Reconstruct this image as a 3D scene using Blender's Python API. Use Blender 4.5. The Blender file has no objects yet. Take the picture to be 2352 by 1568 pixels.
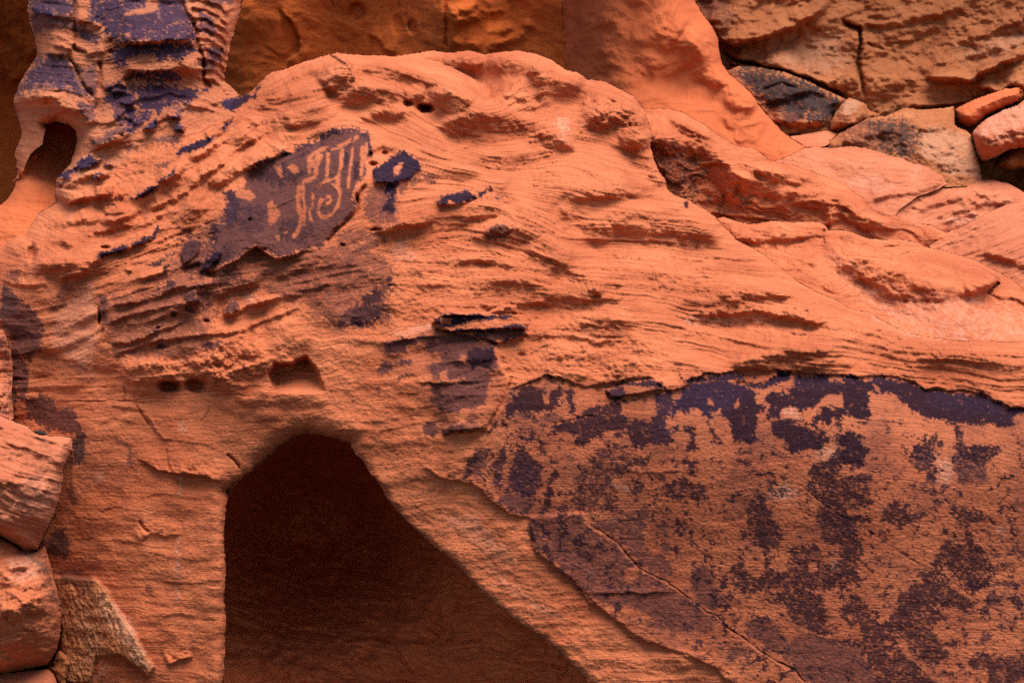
import bpy, math
import numpy as np

# ------------------------------------------------------------------ camera, sky, sun, exposure
scene = bpy.context.scene
CZ = 4.2
cam_d = bpy.data.cameras.new("camera"); cam = bpy.data.objects.new("camera", cam_d)
scene.collection.objects.link(cam); scene.camera = cam
cam.location = (0, 0, CZ); cam.rotation_euler = (math.radians(90), 0, 0)
cam_d.sensor_width = 36; cam_d.lens = 45; cam_d.clip_start = 0.1; cam_d.clip_end = 2000
SUN_EL, SUN_AZ = 71.0, 140.0          # azimuth clockwise from +Y (north)
world = bpy.data.worlds.new("World"); scene.world = world; world.use_nodes = True
wn = world.node_tree.nodes; wl = world.node_tree.links
sky = wn.new("ShaderNodeTexSky"); sky.sky_type = 'NISHITA'; sky.sun_disc = False
sky.sun_elevation = math.radians(SUN_EL); sky.sun_rotation = math.radians(SUN_AZ)
wl.new(sky.outputs[0], wn["Background"].inputs[0]); wn["Background"].inputs[1].default_value = 0.125
sun_d = bpy.data.lights.new("sun", 'SUN'); sun = bpy.data.objects.new("sun", sun_d)
scene.collection.objects.link(sun)
sun_d.energy = 3.9; sun_d.angle = math.radians(50); sun_d.color = (1.0, 0.98, 0.95)
sun.rotation_euler = (math.radians(90 - SUN_EL), 0, math.radians(180 - SUN_AZ))
scene.view_settings.view_transform = 'Standard'; scene.view_settings.look = 'None'
scene.view_settings.exposure = 0.77; scene.view_settings.gamma = 1.0
scene.cycles.use_denoising = False
scene.cycles.max_bounces = 8; scene.cycles.diffuse_bounces = 6

# ------------------------------------------------------------------ numeric helpers
WPX, HPX = 2352.0, 1568.0
TILES = {'Z': (0, 0, 1.7415), 'A': (0, 0, .5996), 'B': (1350, 0, .5996), 'C': (2696, 0, .5996),
         'D': (0, 900, .5996), 'E': (1350, 900, .5996), 'F': (2696, 900, .5996), 'G': (0, 1791, .5996),
         'H': (1350, 1791, .5996), 'I': (2696, 1791, .5996), 'P': (850, 480, .3853), 'Q': (0, 0, .4279),
         'M': (350, 950, .4707), 'R': (1600, 320, .7653), 'T': (920, 120, .7653)}
def tp(t, pts):
    ox, oy, s = TILES[t]
    return np.array([((ox + x * s) / 1.7415, (oy + y * s) / 1.7415) for x, y in pts])
def W(s):
    """'A 1,2 3,4 B 5,6' -> points in one frame (units of a 2352 px wide picture)"""
    out = []; t = 'Z'
    for w in s.split():
        if w in TILES: t = w
        else:
            x, y = w.split(','); out.append(tp(t, [(float(x), float(y))])[0])
    return np.array(out)
def chaikin(p, n=2):
    for _ in range(n):
        q = np.roll(p, -1, 0); p = np.stack([.75 * p + .25 * q, .25 * p + .75 * q], 1).reshape(-1, 2)
    return p
def sm(x): x = np.clip(x, 0, 1); return x * x * (3 - 2 * x)
_rng = np.random.RandomState(7)
_perm = np.concatenate([_rng.permutation(256)] * 3).astype(np.int32)
_ang = _rng.rand(256) * 2 * np.pi
_gx, _gy = np.cos(_ang).astype(np.float32), np.sin(_ang).astype(np.float32)
def perlin(x, y, seed=0):
    x = np.asarray(x, np.float32) + seed * 17.31; y = np.asarray(y, np.float32) + seed * 9.73
    xi = np.floor(x).astype(np.int32); yi = np.floor(y).astype(np.int32)
    xf = x - xi; yf = y - yi; xi &= 255; yi &= 255
    u = xf * xf * xf * (xf * (xf * 6 - 15) + 10); v = yf * yf * yf * (yf * (yf * 6 - 15) + 10)
    def g(ix, iy, fx, fy):
        h = _perm[_perm[ix] + iy] & 255
        return _gx[h] * fx + _gy[h] * fy
    a = g(xi, yi, xf, yf); b = g(xi + 1, yi, xf - 1, yf)
    c = g(xi, yi + 1, xf, yf - 1); d = g(xi + 1, yi + 1, xf - 1, yf - 1)
    return ((a + u * (b - a)) + v * ((c + u * (d - c)) - (a + u * (b - a)))) * 1.5
def fbm(x, y, o=4, seed=0, gain=.5):
    r = 0; a = 1.0; f = 1.0; n = 0
    for i in range(o):
        r = r + a * perlin(x * f, y * f, seed + i * 3); n += a; a *= gain; f *= 2.03
    return r / n * 1.4
def rbf(pts, vals, U, V, lam=0.0):
    """thin plate spline through (pts, vals), evaluated coarsely and upsampled on the grid U x V"""
    P = np.asarray(pts, float) / 500.0; n = len(P)
    def k(r2): return np.where(r2 > 1e-12, .5 * r2 * np.log(r2 + 1e-12), 0)
    d2 = ((P[:, None] - P[None]) ** 2).sum(-1)
    A = np.zeros((n + 3, n + 3)); A[:n, :n] = k(d2) + lam * np.eye(n)
    A[:n, n] = A[n, :n] = 1; A[:n, n + 1:] = P; A[n + 1:, :n] = P.T
    w = np.linalg.solve(A, np.concatenate([vals, [0, 0, 0]]))
    cu = np.linspace(U[0], U[-1], 120); cv = np.linspace(V[0], V[-1], 90)
    Q = np.stack(np.meshgrid(cu, cv), -1).reshape(-1, 2) / 500.0
    E = k(((Q[:, None] - P[None]) ** 2).sum(-1)) @ w[:n] + w[n] + Q @ w[n + 1:]
    E = E.reshape(90, 120)
    iu = np.clip((U - cu[0]) / (cu[1] - cu[0]), 0, 118.999); iv = np.clip((V - cv[0]) / (cv[1] - cv[0]), 0, 88.999)
    a = iu.astype(int); fa = iu - a; b = iv.astype(int); fb = (iv - b)[:, None]
    T = E[:, a] * (1 - fa) + E[:, a + 1] * fa
    return T[b] * (1 - fb) + T[b + 1] * fb
def segdist(X, Y, pts, closed=False):
    n = len(pts); best = np.full(X.shape, 1e18); sgn = np.zeros(X.shape); arc = np.zeros(X.shape); L = 0
    ins = np.zeros(X.shape, bool)
    for i in range(n if closed else n - 1):
        x0, y0 = pts[i]; x1, y1 = pts[(i + 1) % n]; dx, dy = x1 - x0, y1 - y0; l2 = dx * dx + dy * dy + 1e-9
        t = np.clip(((X - x0) * dx + (Y - y0) * dy) / l2, 0, 1)
        d = (X - x0 - t * dx) ** 2 + (Y - y0 - t * dy) ** 2
        m = d < best; best = np.where(m, d, best)
        l = math.sqrt(l2)
        if closed:
            if y0 != y1:
                ins ^= ((y0 > Y) != (y1 > Y)) & (X < (x1 - x0) * (Y - y0) / (y1 - y0) + x0)
        else:
            sgn = np.where(m, -(dx * (Y - y0) - dy * (X - x0)) / l, sgn); arc = np.where(m, L + t * l, arc)
        L += l
    best = np.sqrt(best)
    if closed: return np.where(ins, best, -best)
    return best, np.where(sgn >= 0, best, -best), arc, L

class Field:
    def __init__(s, u0, v0, u1, v1, step, seed=0):
        s.step = step; s.seed = seed
        s.u = np.arange(u0, u1 + step, step); s.v = np.arange(v0, v1 + step, step)
        s.U, s.V = np.meshgrid(s.u, s.v); sh = s.U.shape
        s.H = np.zeros(sh); s.D = np.zeros(sh); s.S = s.V.copy(); s.amp = np.ones(sh)
        s.paint = np.zeros(sh + (4,), np.float32)      # brown varnish, pale, purple varnish, black
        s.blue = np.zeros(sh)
        s.wu = fbm(s.U / 34, s.V / 34, 3, seed + 40) * 4.5; s.wv = fbm(s.U / 34, s.V / 34, 3, seed + 50) * 4.5
        s.nE = fbm(s.U / 22, s.V / 18, 4, seed + 60, .62); s.nM = fbm(s.U / 8, s.V / 5, 3, seed + 70, .65)
    def win(s, pts, m):
        lo = pts.min(0) - m; hi = pts.max(0) + m
        a = max(0, int((lo[0] - s.u[0]) / s.step)); b = min(len(s.u), int((hi[0] - s.u[0]) / s.step) + 2)
        c = max(0, int((lo[1] - s.v[0]) / s.step)); d = min(len(s.v), int((hi[1] - s.v[0]) / s.step) + 2)
        if a >= b or c >= d: return None
        return (slice(c, d), slice(a, b))
    def depth(s, pts, lam=.002):
        p = np.array(pts, float); s.D = rbf(p[:, :2], p[:, 2], s.u, s.v, lam)
    def ledge(s, w, h, wu, wl, taper=.18):
        pts = W(w) if isinstance(w, str) else w
        k = s.win(pts, max(wu, wl) + 8)
        if k is None: return
        d, t, arc, L = segdist(s.U[k] + s.wu[k], s.V[k] + s.wv[k], pts)
        e = np.minimum(arc, L - arc) / (L * taper + 1e-6); e = sm(e)
        up = np.clip(1 - t / wu, 0, 1) ** 1.6; dn = sm(1 + t / wl)
        q = e * np.where(t >= 0, up, dn); s.H[k] += h * q + max(-.07, min(h, .07)) * .55 * q * s.nE[k]
    def tilts(s, faces, L=55.0, f=19):
        """lean parts of the face: pitch in degrees (+ looks up, - overhangs); the rest adjusts within about L"""
        gy = np.gradient(s.D, s.step, axis=0); dg = np.zeros_like(gy); mm = np.zeros_like(gy)
        for a, w in faces:
            for part in w.split('|'):
                pts = W(part); k, sd = s.sdp(pts, f + 14, 1.3)
                if k is None: continue
                m = sm((sd + 3 * s.nE[k]) / f * .5 + .5)
                t = -math.tan(math.radians(a * .56 + 5)) * .8 * s.D[k] / WPX
                dg[k] = np.where(m > mm[k], (t - gy[k]) * m, dg[k]); mm[k] = np.maximum(mm[k], m)
        r = np.gradient(dg, s.step, axis=0); h, w_ = r.shape
        r = np.concatenate([r, r[::-1]], 0); r = np.concatenate([r, r[:, ::-1]], 1)
        ky = 2 * np.pi * np.fft.fftfreq(2 * h, s.step)[:, None]; kx = 2 * np.pi * np.fft.fftfreq(2 * w_, s.step)[None]
        E = np.real(np.fft.ifft2(np.fft.fft2(r) / -(.35 * kx * kx + ky * ky + 1 / L ** 2)))[:h, :w_]
        s.D = s.D + E
    def crack(s, w, dep, wd, black=.0):
        pts = W(w); k = s.win(pts, wd * 3 + 8)
        if k is None: return
        d, t, arc, L = segdist(s.U[k] + s.wu[k] * .6, s.V[k] + s.wv[k] * .6, pts)
        e = sm(np.minimum(arc, L - arc) / (L * .12 + 1e-6))
        g = np.exp(-(d / (wd * (.75 + .5 * s.nE[k]).clip(.3, 1.5))) ** 2) * e
        s.H[k] -= dep * g
        if black: s.paint[k][..., 3] = np.maximum(s.paint[k][..., 3], black * g)
    def hole(s, t, cx, cy, rx, ry, dep, rim=.35):
        c = tp(t, [(cx, cy)])[0]; sc = TILES[t][2] / 1.7415; rx *= sc; ry *= sc
        k = s.win(np.array([c - (rx, ry), c + (rx, ry)]), 10)
        if k is None: return
        r = np.hypot((s.U[k] + s.wu[k] * .7 - c[0]) / rx, (s.V[k] + s.wv[k] * .7 - c[1]) / ry)
        s.H[k] -= dep * sm((1 + rim * .5 - r) / rim * .6)
    def sdp(s, pts, m=30, warp=1.0):
        k = s.win(pts, m)
        if k is None: return None, None
        return k, segdist(s.U[k] + s.wu[k] * warp, s.V[k] + s.wv[k] * warp, pts, True)
    def plate(s, w, h, f=5, warp=.8):
        pts = W(w); k, sd = s.sdp(pts, f + 10, warp)
        if k is not None: s.H[k] += h * sm(sd / f * .5 + .5)
    def niche(s, w, dep, f=6, p=1.0):
        """recess that is deepest under its upper edge and runs out at its lower edge"""
        pts = W(w); k, sd = s.sdp(pts, f + 10)
        if k is None: return
        v0, v1 = pts[:, 1].min(), pts[:, 1].max()
        s.H[k] -= dep * sm(sd / f * .5 + .5) * np.clip(1 - (s.V[k] - v0) / (v1 - v0), 0, 1) ** p
    def soft(s, w, f):
        r = np.zeros(s.U.shape); pts = W(w); k, sd = s.sdp(pts, f + 5)
        if k is not None: r[k] = sm(sd / f * .5 + .5)
        return r
    def occ(s, w, jump, decay, R, drop):
        """the side above the line stands further back; the near side rounds away to it"""
        pts = W(w); k = s.win(pts, decay * 2.5)
        d, t, arc, L = segdist(s.U[k] + s.wu[k] * .5, s.V[k] + s.wv[k] * .5, pts)
        e = sm(np.minimum(arc, L - arc) / (L * .3))
        far = (jump + drop) * np.exp(-np.maximum(t, 0) / decay)
        q = np.clip(1 + t / R, 0, 1); near = drop * (1 - np.sqrt(1 - np.clip(q, 0, .999) ** 2))
        s.H[k] -= e * np.where(t > 0, far, near)
    def stain(s, ch, w, st=1.0, amp=7, mot=.35, f=1.6):
        for part in w.split('|'):
            pts = W(part); k, sd = s.sdp(pts, 30, 1.2)
            if k is None: continue
            q = sd + amp * s.nE[k] + amp * 1.3 * s.nM[k]
            inner = sm((s.nM[k] * .6 + s.nE[k] * .5 + 1.12 - mot * 1.5) * 3.2)
            m = sm(q / f * .5 + .5) * st * np.maximum(inner, 1 - mot * 1.25)
            s.paint[k][..., ch] = np.maximum(s.paint[k][..., ch], m)
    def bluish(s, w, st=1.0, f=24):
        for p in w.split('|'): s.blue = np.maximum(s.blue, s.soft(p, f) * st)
    def clear(s, w, st=1.0, amp=4, f=1.6):
        for part in w.split('|'):
            pts = W(part); k, sd = s.sdp(pts, 30, .8)
            if k is None: continue
            m = sm((sd + amp * s.nE[k] + amp * .4 * s.nM[k]) / f * .5 + .5) * st
            for c in (0, 2, 3): s.paint[k][..., c] *= 1 - m
    def stroke(s, ch, w, wd, st=1.0, amp=2.5, clear=False):
        pts = W(w); k = s.win(pts, wd + 20)
        d, t, arc, L = segdist(s.U[k] + s.wu[k] * .5, s.V[k] + s.wv[k] * .5, pts)
        m = sm((wd - d + amp * s.nE[k]) / 1.6 * .5 + .5) * st
        if clear:
            for c in (0, 2, 3): s.paint[k][..., c] *= 1 - m
        else: s.paint[k][..., ch] = np.maximum(s.paint[k][..., ch], m)
    def strata(s, period, amp, warp=.8, seed=0, sharp=.2):
        ph = s.S / period + warp * .7 * fbm(s.U / (period * 13), s.S / (period * 4), 3, seed + s.seed)
        f = ph - np.floor(ph); lay = np.floor(ph)
        saw = sm(f / (1 - sharp)) * (1 - sm((f - 1 + sharp) / sharp))
        A = np.clip(.25 + 1.3 * perlin(s.U / (period * 12), lay * 7.37, seed + 5), 0, 1.4)
        s.H += amp * s.amp * A * saw
    def rough(s, amp, sx, sy, o=4, seed=0, ridged=False, mask=None):
        n = fbm(s.U / sx, (s.V * .7 + s.S * .3) / sy, o, seed + s.seed, .55)
        if ridged: n = .5 - np.abs(n)
        s.H += amp * (s.amp if mask is None else mask) * n
    def surface(s, outline, edges=(), holes=(), cut=1.0):
        """sign distance to the outline; returns verts, normals and faces of the front sheet"""
        U, V, st = s.U, s.V, s.step
        jit = fbm(U / 20, V / 20, 4, s.seed + 90, .6) * cut
        sd = segdist(U, V, outline, True)
        for h in holes: sd = np.minimum(sd, -segdist(U, V, h, True))
        sd = sd + jit
        D = s.D - s.H
        for (w, R, drop) in edges:
            pts = W(w) if isinstance(w, str) else w
            k = s.win(pts, R + 20)
            if k is None: continue
            d = np.maximum(segdist(U[k], V[k], pts)[0] + jit[k], 0)
            q = np.clip(1 - d / R, 0, 1)
            D[k] += drop * (1 - np.sqrt(np.maximum(1 - q * q, 0)))
        gy, gx = np.gradient(sd, st)
        gn = np.sqrt(gx * gx + gy * gy) + 1e-6
        snap = (sd < 0) & (sd > -1.6 * st)
        UU = np.where(snap, U - sd * gx / gn / gn.clip(.7), U); VV = np.where(snap, V - sd * gy / gn / gn.clip(.7), V)
        ok = sd > -1.6 * st
        fq = ok[:-1, :-1] & ok[1:, :-1] & ok[:-1, 1:] & ok[1:, 1:]
        inn = sd > 0
        fq &= inn[:-1, :-1] | inn[1:, :-1] | inn[:-1, 1:] | inn[1:, 1:]
        s.P = np.stack([(UU / WPX - .5) * .8 * D, D, CZ + (.5 - VV / HPX) * .8 * (HPX / WPX) * D], -1)
        du = np.gradient(s.P, axis=1); dv = np.gradient(s.P, axis=0)
        n = np.cross(du, dv); n /= np.linalg.norm(n, axis=-1, keepdims=True) + 1e-9
        n = np.where((n * (s.P - np.array([0, 0, CZ]))).sum(-1, keepdims=True) > 0, -n, n)
        s.N = n; s.fq = fq
        return s

# ------------------------------------------------------------------ materials
def rgb(c): return (c[0], c[1], c[2], 1)
def rock_mat(name, lo, hi, pale=(.64, .31, .20), brown=(.088, .022, .016), purple=(.025, .007, .010),
             black=(.018, .013, .012), bands=.5, bump=1.0, bandscale=.16):
    m = bpy.data.materials.new(name); m.use_nodes = True
    nt = m.node_tree; N = nt.nodes; L = nt.links; b = N["Principled BSDF"]
    def noise(vec, sc, det, rough=.6):
        n = N.new("ShaderNodeTexNoise"); n.inputs["Scale"].default_value = sc; n.inputs["Detail"].default_value = det
        n.inputs["Roughness"].default_value = rough; L.new(vec, n.inputs["Vector"]); return n.outputs[0]
    def ramp(x, a, bb):
        r = N.new("ShaderNodeMapRange"); r.inputs[1].default_value = a; r.inputs[2].default_value = bb
        L.new(x, r.inputs[0]); return r.outputs[0]
    def mix(f, a, bb):
        x = N.new("ShaderNodeMix"); x.data_type = 'RGBA'
        for v, i in ((f, 0), (a, 6), (bb, 7)):
            if isinstance(v, (int, float)): x.inputs[i].default_value = v
            elif isinstance(v, tuple): x.inputs[i].default_value = rgb(v)
            else: L.new(v, x.inputs[i])
        return x.outputs[2]
    def math_(op, a, bb):
        x = N.new("ShaderNodeMath"); x.operation = op
        for v, i in ((a, 0), (bb, 1)):
            if isinstance(v, (int, float)): x.inputs[i].default_value = v
            else: L.new(v, x.inputs[i])
        return x.outputs[0]
    geo = N.new("ShaderNodeNewGeometry"); pos = geo.outputs["Position"]
    at = N.new("ShaderNodeAttribute"); at.attribute_name = "paint"
    sep = N.new("ShaderNodeSeparateColor"); L.new(at.outputs["Color"], sep.inputs[0])
    bd = N.new("ShaderNodeAttribute"); bd.attribute_name = "bed"
    sx = N.new("ShaderNodeSeparateXYZ"); L.new(pos, sx.inputs[0])
    cv = N.new("ShaderNodeCombineXYZ")
    L.new(math_('MULTIPLY', sx.outputs[0], 1.1), cv.inputs[0]); L.new(math_('MULTIPLY', bd.outputs["Fac"], bandscale), cv.inputs[1])
    L.new(math_('MULTIPLY', sx.outputs[1], .7), cv.inputs[2])
    big = ramp(noise(pos, 1.5, 6), .38, .62); band = noise(cv.outputs[0], 1.0, 5, .7)
    fine = noise(pos, 45, 4, .7)
    f = math_('ADD', math_('MULTIPLY', big, 1 - bands), math_('MULTIPLY', ramp(band, .33, .67), bands))
    f = math_('ADD', f, math_('MULTIPLY', math_('SUBTRACT', fine, .5), 1.1))
    lam = N.new("ShaderNodeCombineXYZ")
    L.new(math_('MULTIPLY', sx.outputs[0], 1.6), lam.inputs[0]); L.new(math_('MULTIPLY', bd.outputs["Fac"], .33), lam.inputs[1])
    lines = ramp(noise(lam.outputs[0], 1.0, 3, .6), .52, .70)
    col = mix(f, lo, hi)
    col = mix(math_('MULTIPLY', lines, .75 * bands), col, tuple(x * .62 for x in lo))
    speck = ramp(noise(pos, 90, 3, .6), .66, .78)
    col = mix(math_('MULTIPLY', speck, .35), col, pale)
    dirt = ramp(noise(pos, 4.5, 8, .72), .62, .80)
    col = mix(math_('MULTIPLY', dirt, .45), col, tuple(x * .45 for x in lo))
    g2 = ramp(noise(pos, 28, 5, .7), .3, .7)
    col = mix(math_('MULTIPLY', sep.outputs[1], ramp(g2, -.2, .7)), col, pale)
    col = mix(sep.outputs[0], col, mix(g2, tuple(x * .75 for x in brown), tuple(x * 1.35 for x in brown)))
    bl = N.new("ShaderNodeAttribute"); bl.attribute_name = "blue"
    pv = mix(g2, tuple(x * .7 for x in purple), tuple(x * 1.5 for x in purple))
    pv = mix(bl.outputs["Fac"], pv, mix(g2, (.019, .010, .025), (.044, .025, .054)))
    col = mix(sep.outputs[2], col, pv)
    col = mix(at.outputs["Alpha"], col, black)
    L.new(col, b.inputs["Base Color"])
    rg = math_('SUBTRACT', .92, math_('MULTIPLY', sep.outputs[2], .22))
    L.new(rg, b.inputs["Roughness"])
    L.new(math_('SUBTRACT', .25, math_('MULTIPLY', sep.outputs[2], .19)), b.inputs["Specular IOR Level"])
    hsum = math_('ADD', math_('ADD', math_('MULTIPLY', noise(pos, 22, 6, .7), .7), math_('MULTIPLY', noise(pos, 120, 4, .6), .25)),
                 math_('SUBTRACT', math_('MULTIPLY', band, .15 * bands), math_('MULTIPLY', lines, .5 * bands)))
    bp = N.new("ShaderNodeBump"); bp.inputs["Strength"].default_value = .8; bp.inputs["Distance"].default_value = .045 * bump
    L.new(hsum, bp.inputs["Height"]); L.new(bp.outputs[0], b.inputs["Normal"])
    return m
M_MAIN = rock_mat("red_sandstone", (.37, .073, .022), (.61, .166, .062))
M_PANEL = rock_mat("patinated_sandstone", (.27, .054, .019), (.46, .120, .045))
M_SMOOTH = rock_mat("smooth_sandstone", (.40, .074, .018), (.53, .118, .036), bands=.6, bump=.28)
M_WALL = rock_mat("alcove_sandstone", (.50, .090, .012), (.66, .140, .024), bands=.85, bump=.3)
M_OCHRE = rock_mat("ochre_sandstone", (.29, .076, .021), (.44, .138, .046), pale=(.48, .26, .16), bands=.35)
M_PINK = rock_mat("pink_sandstone", (.42, .098, .038), (.56, .170, .076), bands=.5)
M_COLUMN = rock_mat("varnished_sandstone", (.36, .085, .030), (.58, .178, .075), brown=(.115, .040, .036), purple=(.042, .020, .040), bump=1.2)
M_FLAKE = rock_mat("flaky_sandstone", (.37, .105, .034), (.55, .190, .072), pale=(.58, .30, .17))
M_CAVE = rock_mat("cave_sandstone", (.60, .112, .030), (.78, .185, .058), bands=.8, bump=.5)

# ------------------------------------------------------------------ object makers
def tag(o, label=None, cat=None, group=None, kind=None):
    for k, v in (("label", label), ("category", cat), ("group", group), ("kind", kind)):
        if v: o[k] = v
    return o
def link(o, parent=None):
    scene.collection.objects.link(o)
    if parent: o.parent = parent
    return o
def empty(name, loc):
    o = bpy.data.objects.new(name, None); o.location = loc; return link(o)
def mesh_from(F, name, fmask, mat, origin, parent=None, skirt=0.0, bm_all=None, back=False):
    """one mesh object out of the quads of a field picked by fmask; open outer edges run back into the rock"""
    R, Cn = F.U.shape; idx = np.arange(R * Cn).reshape(R, Cn)
    q = np.stack([idx[:-1, :-1], idx[1:, :-1], idx[1:, 1:], idx[:-1, 1:]], -1)[fmask]
    used = np.unique(q); remap = np.full(R * Cn, -1); remap[used] = np.arange(len(used)); q = remap[q]
    P = F.P.reshape(-1, 3)[used]; Nn = F.N.reshape(-1, 3)[used]
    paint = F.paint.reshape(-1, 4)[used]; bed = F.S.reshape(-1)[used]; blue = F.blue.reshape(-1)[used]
    faces = [q]
    if skirt:
        own = bm_all if bm_all is not None else fmask
        h, w = own.shape; z = np.zeros((h + 2, w + 2), bool); z[1:-1, 1:-1] = own
        e = []
        for a, b, (dy, dx) in (((0, 0), (0, 1), (-1, 0)), ((1, 1), (1, 0), (1, 0)), ((1, 0), (0, 0), (0, -1)), ((0, 1), (1, 1), (0, 1))):
            m = fmask & ~z[1 + dy:1 + dy + h, 1 + dx:1 + dx + w]
            r, c = np.nonzero(m)
            e.append(np.stack([remap[idx[r + a[0], c + a[1]]], remap[idx[r + b[0], c + b[1]]]], -1))
        e = np.concatenate(e)
        if len(e):
            bv, inv = np.unique(e, return_inverse=True); inv = inv.reshape(e.shape); n0 = len(P)
            B = P[bv]; k = (B[:, 1] + skirt) / B[:, 1]
            ray = (B - np.array([0, 0, CZ])) * k[:, None] + np.array([0, 0, CZ])
            P = np.concatenate([P, ray]); nb = np.tile([[0., 0., 1.]], (len(bv), 1)); 
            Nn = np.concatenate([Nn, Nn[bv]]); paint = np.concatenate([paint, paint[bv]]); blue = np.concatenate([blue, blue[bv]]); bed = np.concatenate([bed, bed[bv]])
            faces.append(np.stack([e[:, 1], e[:, 0], n0 + inv[:, 0], n0 + inv[:, 1]], -1))
            if back:                                       # close the rear so that a boulder is solid
                c = P[n0:].mean(0) + np.array([0, .15, 0]); ci = len(P)
                P = np.concatenate([P, c[None]]); Nn = np.concatenate([Nn, [[0, 1., 0]]])
                paint = np.concatenate([paint, np.zeros((1, 4), np.float32)]); blue = np.concatenate([blue, [0.]]); bed = np.concatenate([bed, bed[:1]])
                faces.append(np.stack([n0 + inv[:, 1], n0 + inv[:, 0], np.full(len(e), ci), np.full(len(e), -1)], -1))
    fa = np.concatenate(faces); tri = fa[:, 3] < 0
    loops = fa.reshape(-1); tot = np.where(tri, 3, 4); loops = loops[loops >= 0]
    starts = np.concatenate([[0], np.cumsum(tot)[:-1]])
    me = bpy.data.meshes.new(name)
    me.vertices.add(len(P)); me.vertices.foreach_set("co", (P - np.array(origin)).astype(np.float32).ravel())
    me.loops.add(len(loops)); me.loops.foreach_set("vertex_index", loops.astype(np.int32))
    me.polygons.add(len(fa)); me.polygons.foreach_set("loop_start", starts.astype(np.int32))
    me.polygons.foreach_set("use_smooth", np.ones(len(fa), bool))
    me.update(calc_edges=True)
    ca = me.attributes.new("paint", 'FLOAT_COLOR', 'POINT'); ca.data.foreach_set("color", paint.astype(np.float32).ravel())
    cb = me.attributes.new("bed", 'FLOAT', 'POINT'); cb.data.foreach_set("value", bed.astype(np.float32))
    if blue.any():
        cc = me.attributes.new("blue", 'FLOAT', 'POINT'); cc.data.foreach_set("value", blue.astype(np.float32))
    me.materials.append(mat)
    if not skirt: me.normals_split_custom_set_from_vertices(Nn)
    o = bpy.data.objects.new(name, me); link(o, parent)
    if not parent: o.location = origin
    return o
def base_of(F, fm):
    p = F.P[:-1, :-1][fm]; return (float(p[:, 0].mean()), float(p[:, 1].mean() + .3), float(max(p[:, 2].min(), 0)))
def region(F, w, warp=1.0):
    pts = W(w); r = np.zeros(F.fq.shape, bool); k, sd = F.sdp(pts, 12, warp)
    if k is not None:
        t = np.full(F.U.shape, -1.0); t[k] = sd; r = t[:-1, :-1] > 0
    return r

# ------------------------------------------------------------------ ground
def ground():
    n = 60; xs = np.linspace(-60, 60, n); ys = np.linspace(-30, 60, n)
    X, Y = np.meshgrid(xs, ys); Zg = .12 * fbm(X / 6, Y / 6, 4, 3)
    Pn = np.stack([X, Y, Zg], -1).reshape(-1, 3); idx = np.arange(n * n).reshape(n, n)
    f = np.stack([idx[:-1, :-1], idx[:-1, 1:], idx[1:, 1:], idx[1:, :-1]], -1).reshape(-1, 4)
    me = bpy.data.meshes.new("sand_ground"); me.from_pydata(Pn.tolist(), [], f.tolist()); me.update()
    me.materials.append(rock_mat("red_sand", (.52, .16, .06), (.60, .21, .09), bands=0, bump=.4))
    o = link(bpy.data.objects.new("sand_ground", me)); o["kind"] = "structure"
ground()

# ------------------------------------------------------------------ main rock with the arch
F = Field(-460, -110, 2820, 1700, 2.3, seed=1)
F.depth([(1300,1100,9.75),(1500,960,9.8),(1500,1250,9.62),(1700,1450,9.4),(1900,930,9.75),(1900,1200,9.5),(2300,970,9.7),
 (2300,1250,9.45),(2300,1560,9.2),(1900,1560,9.25),(2480,1000,9.7),(2800,1000,9.8),(2800,1500,9.3),(2800,850,10.3),(-450,900,11.2),(-450,1500,10.9),(2480,1600,9.15),
 (1550,820,10.2),(1900,810,10.25),(2300,860,10.05),(2200,790,10.7),(1600,720,10.75),(1900,740,10.75),(2100,775,10.9),(2480,800,10.6),
 (1500,600,11.35),(1700,640,11.4),(1350,480,12.0),(1600,520,12.1),(1250,350,12.7),(1450,400,12.7),(1200,200,13.5),(1400,250,13.6),(1100,130,14),(1300,160,14.1),(1540,440,12.9),
 (1100,900,9.98),(1000,1000,9.9),(900,850,10.15),(1000,700,10.45),(1100,600,10.8),(1000,500,11.1),(850,600,10.65),(800,480,11.0),(650,500,11.05),(750,350,11.55),(550,520,11.05),(600,640,10.7),(450,700,10.6),(300,760,10.6),(450,830,10.45),
 (800,250,12.35),(900,170,13.1),(700,180,13.1),(1000,220,12.8),(1150,450,11.4),
 (900,1100,9.95),(1100,1250,9.78),(1300,1420,9.58),(1500,1560,9.4),
 (300,950,10.45),(300,1200,10.25),(300,1500,10.1),(450,1200,10.15),(450,1500,10.05),(150,900,10.7),(170,1200,10.45),(200,1500,10.35),(-100,1400,10.9),
 (60,700,10.95),(60,600,11.2),(150,550,11.35),(250,500,11.5),(100,850,10.85),(-120,800,11.3),
 (560,260,12.7),(450,350,12.1),(350,430,11.8),
 (300,50,12.9),(400,120,12.7),(200,60,13.0),(150,200,12.7),(350,250,12.5),(250,330,12.2),(500,100,13.3),(520,200,13.1),(100,240,12.75),(80,300,12.8),(60,450,12.5),(20,520,12.2)], .004)
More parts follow.
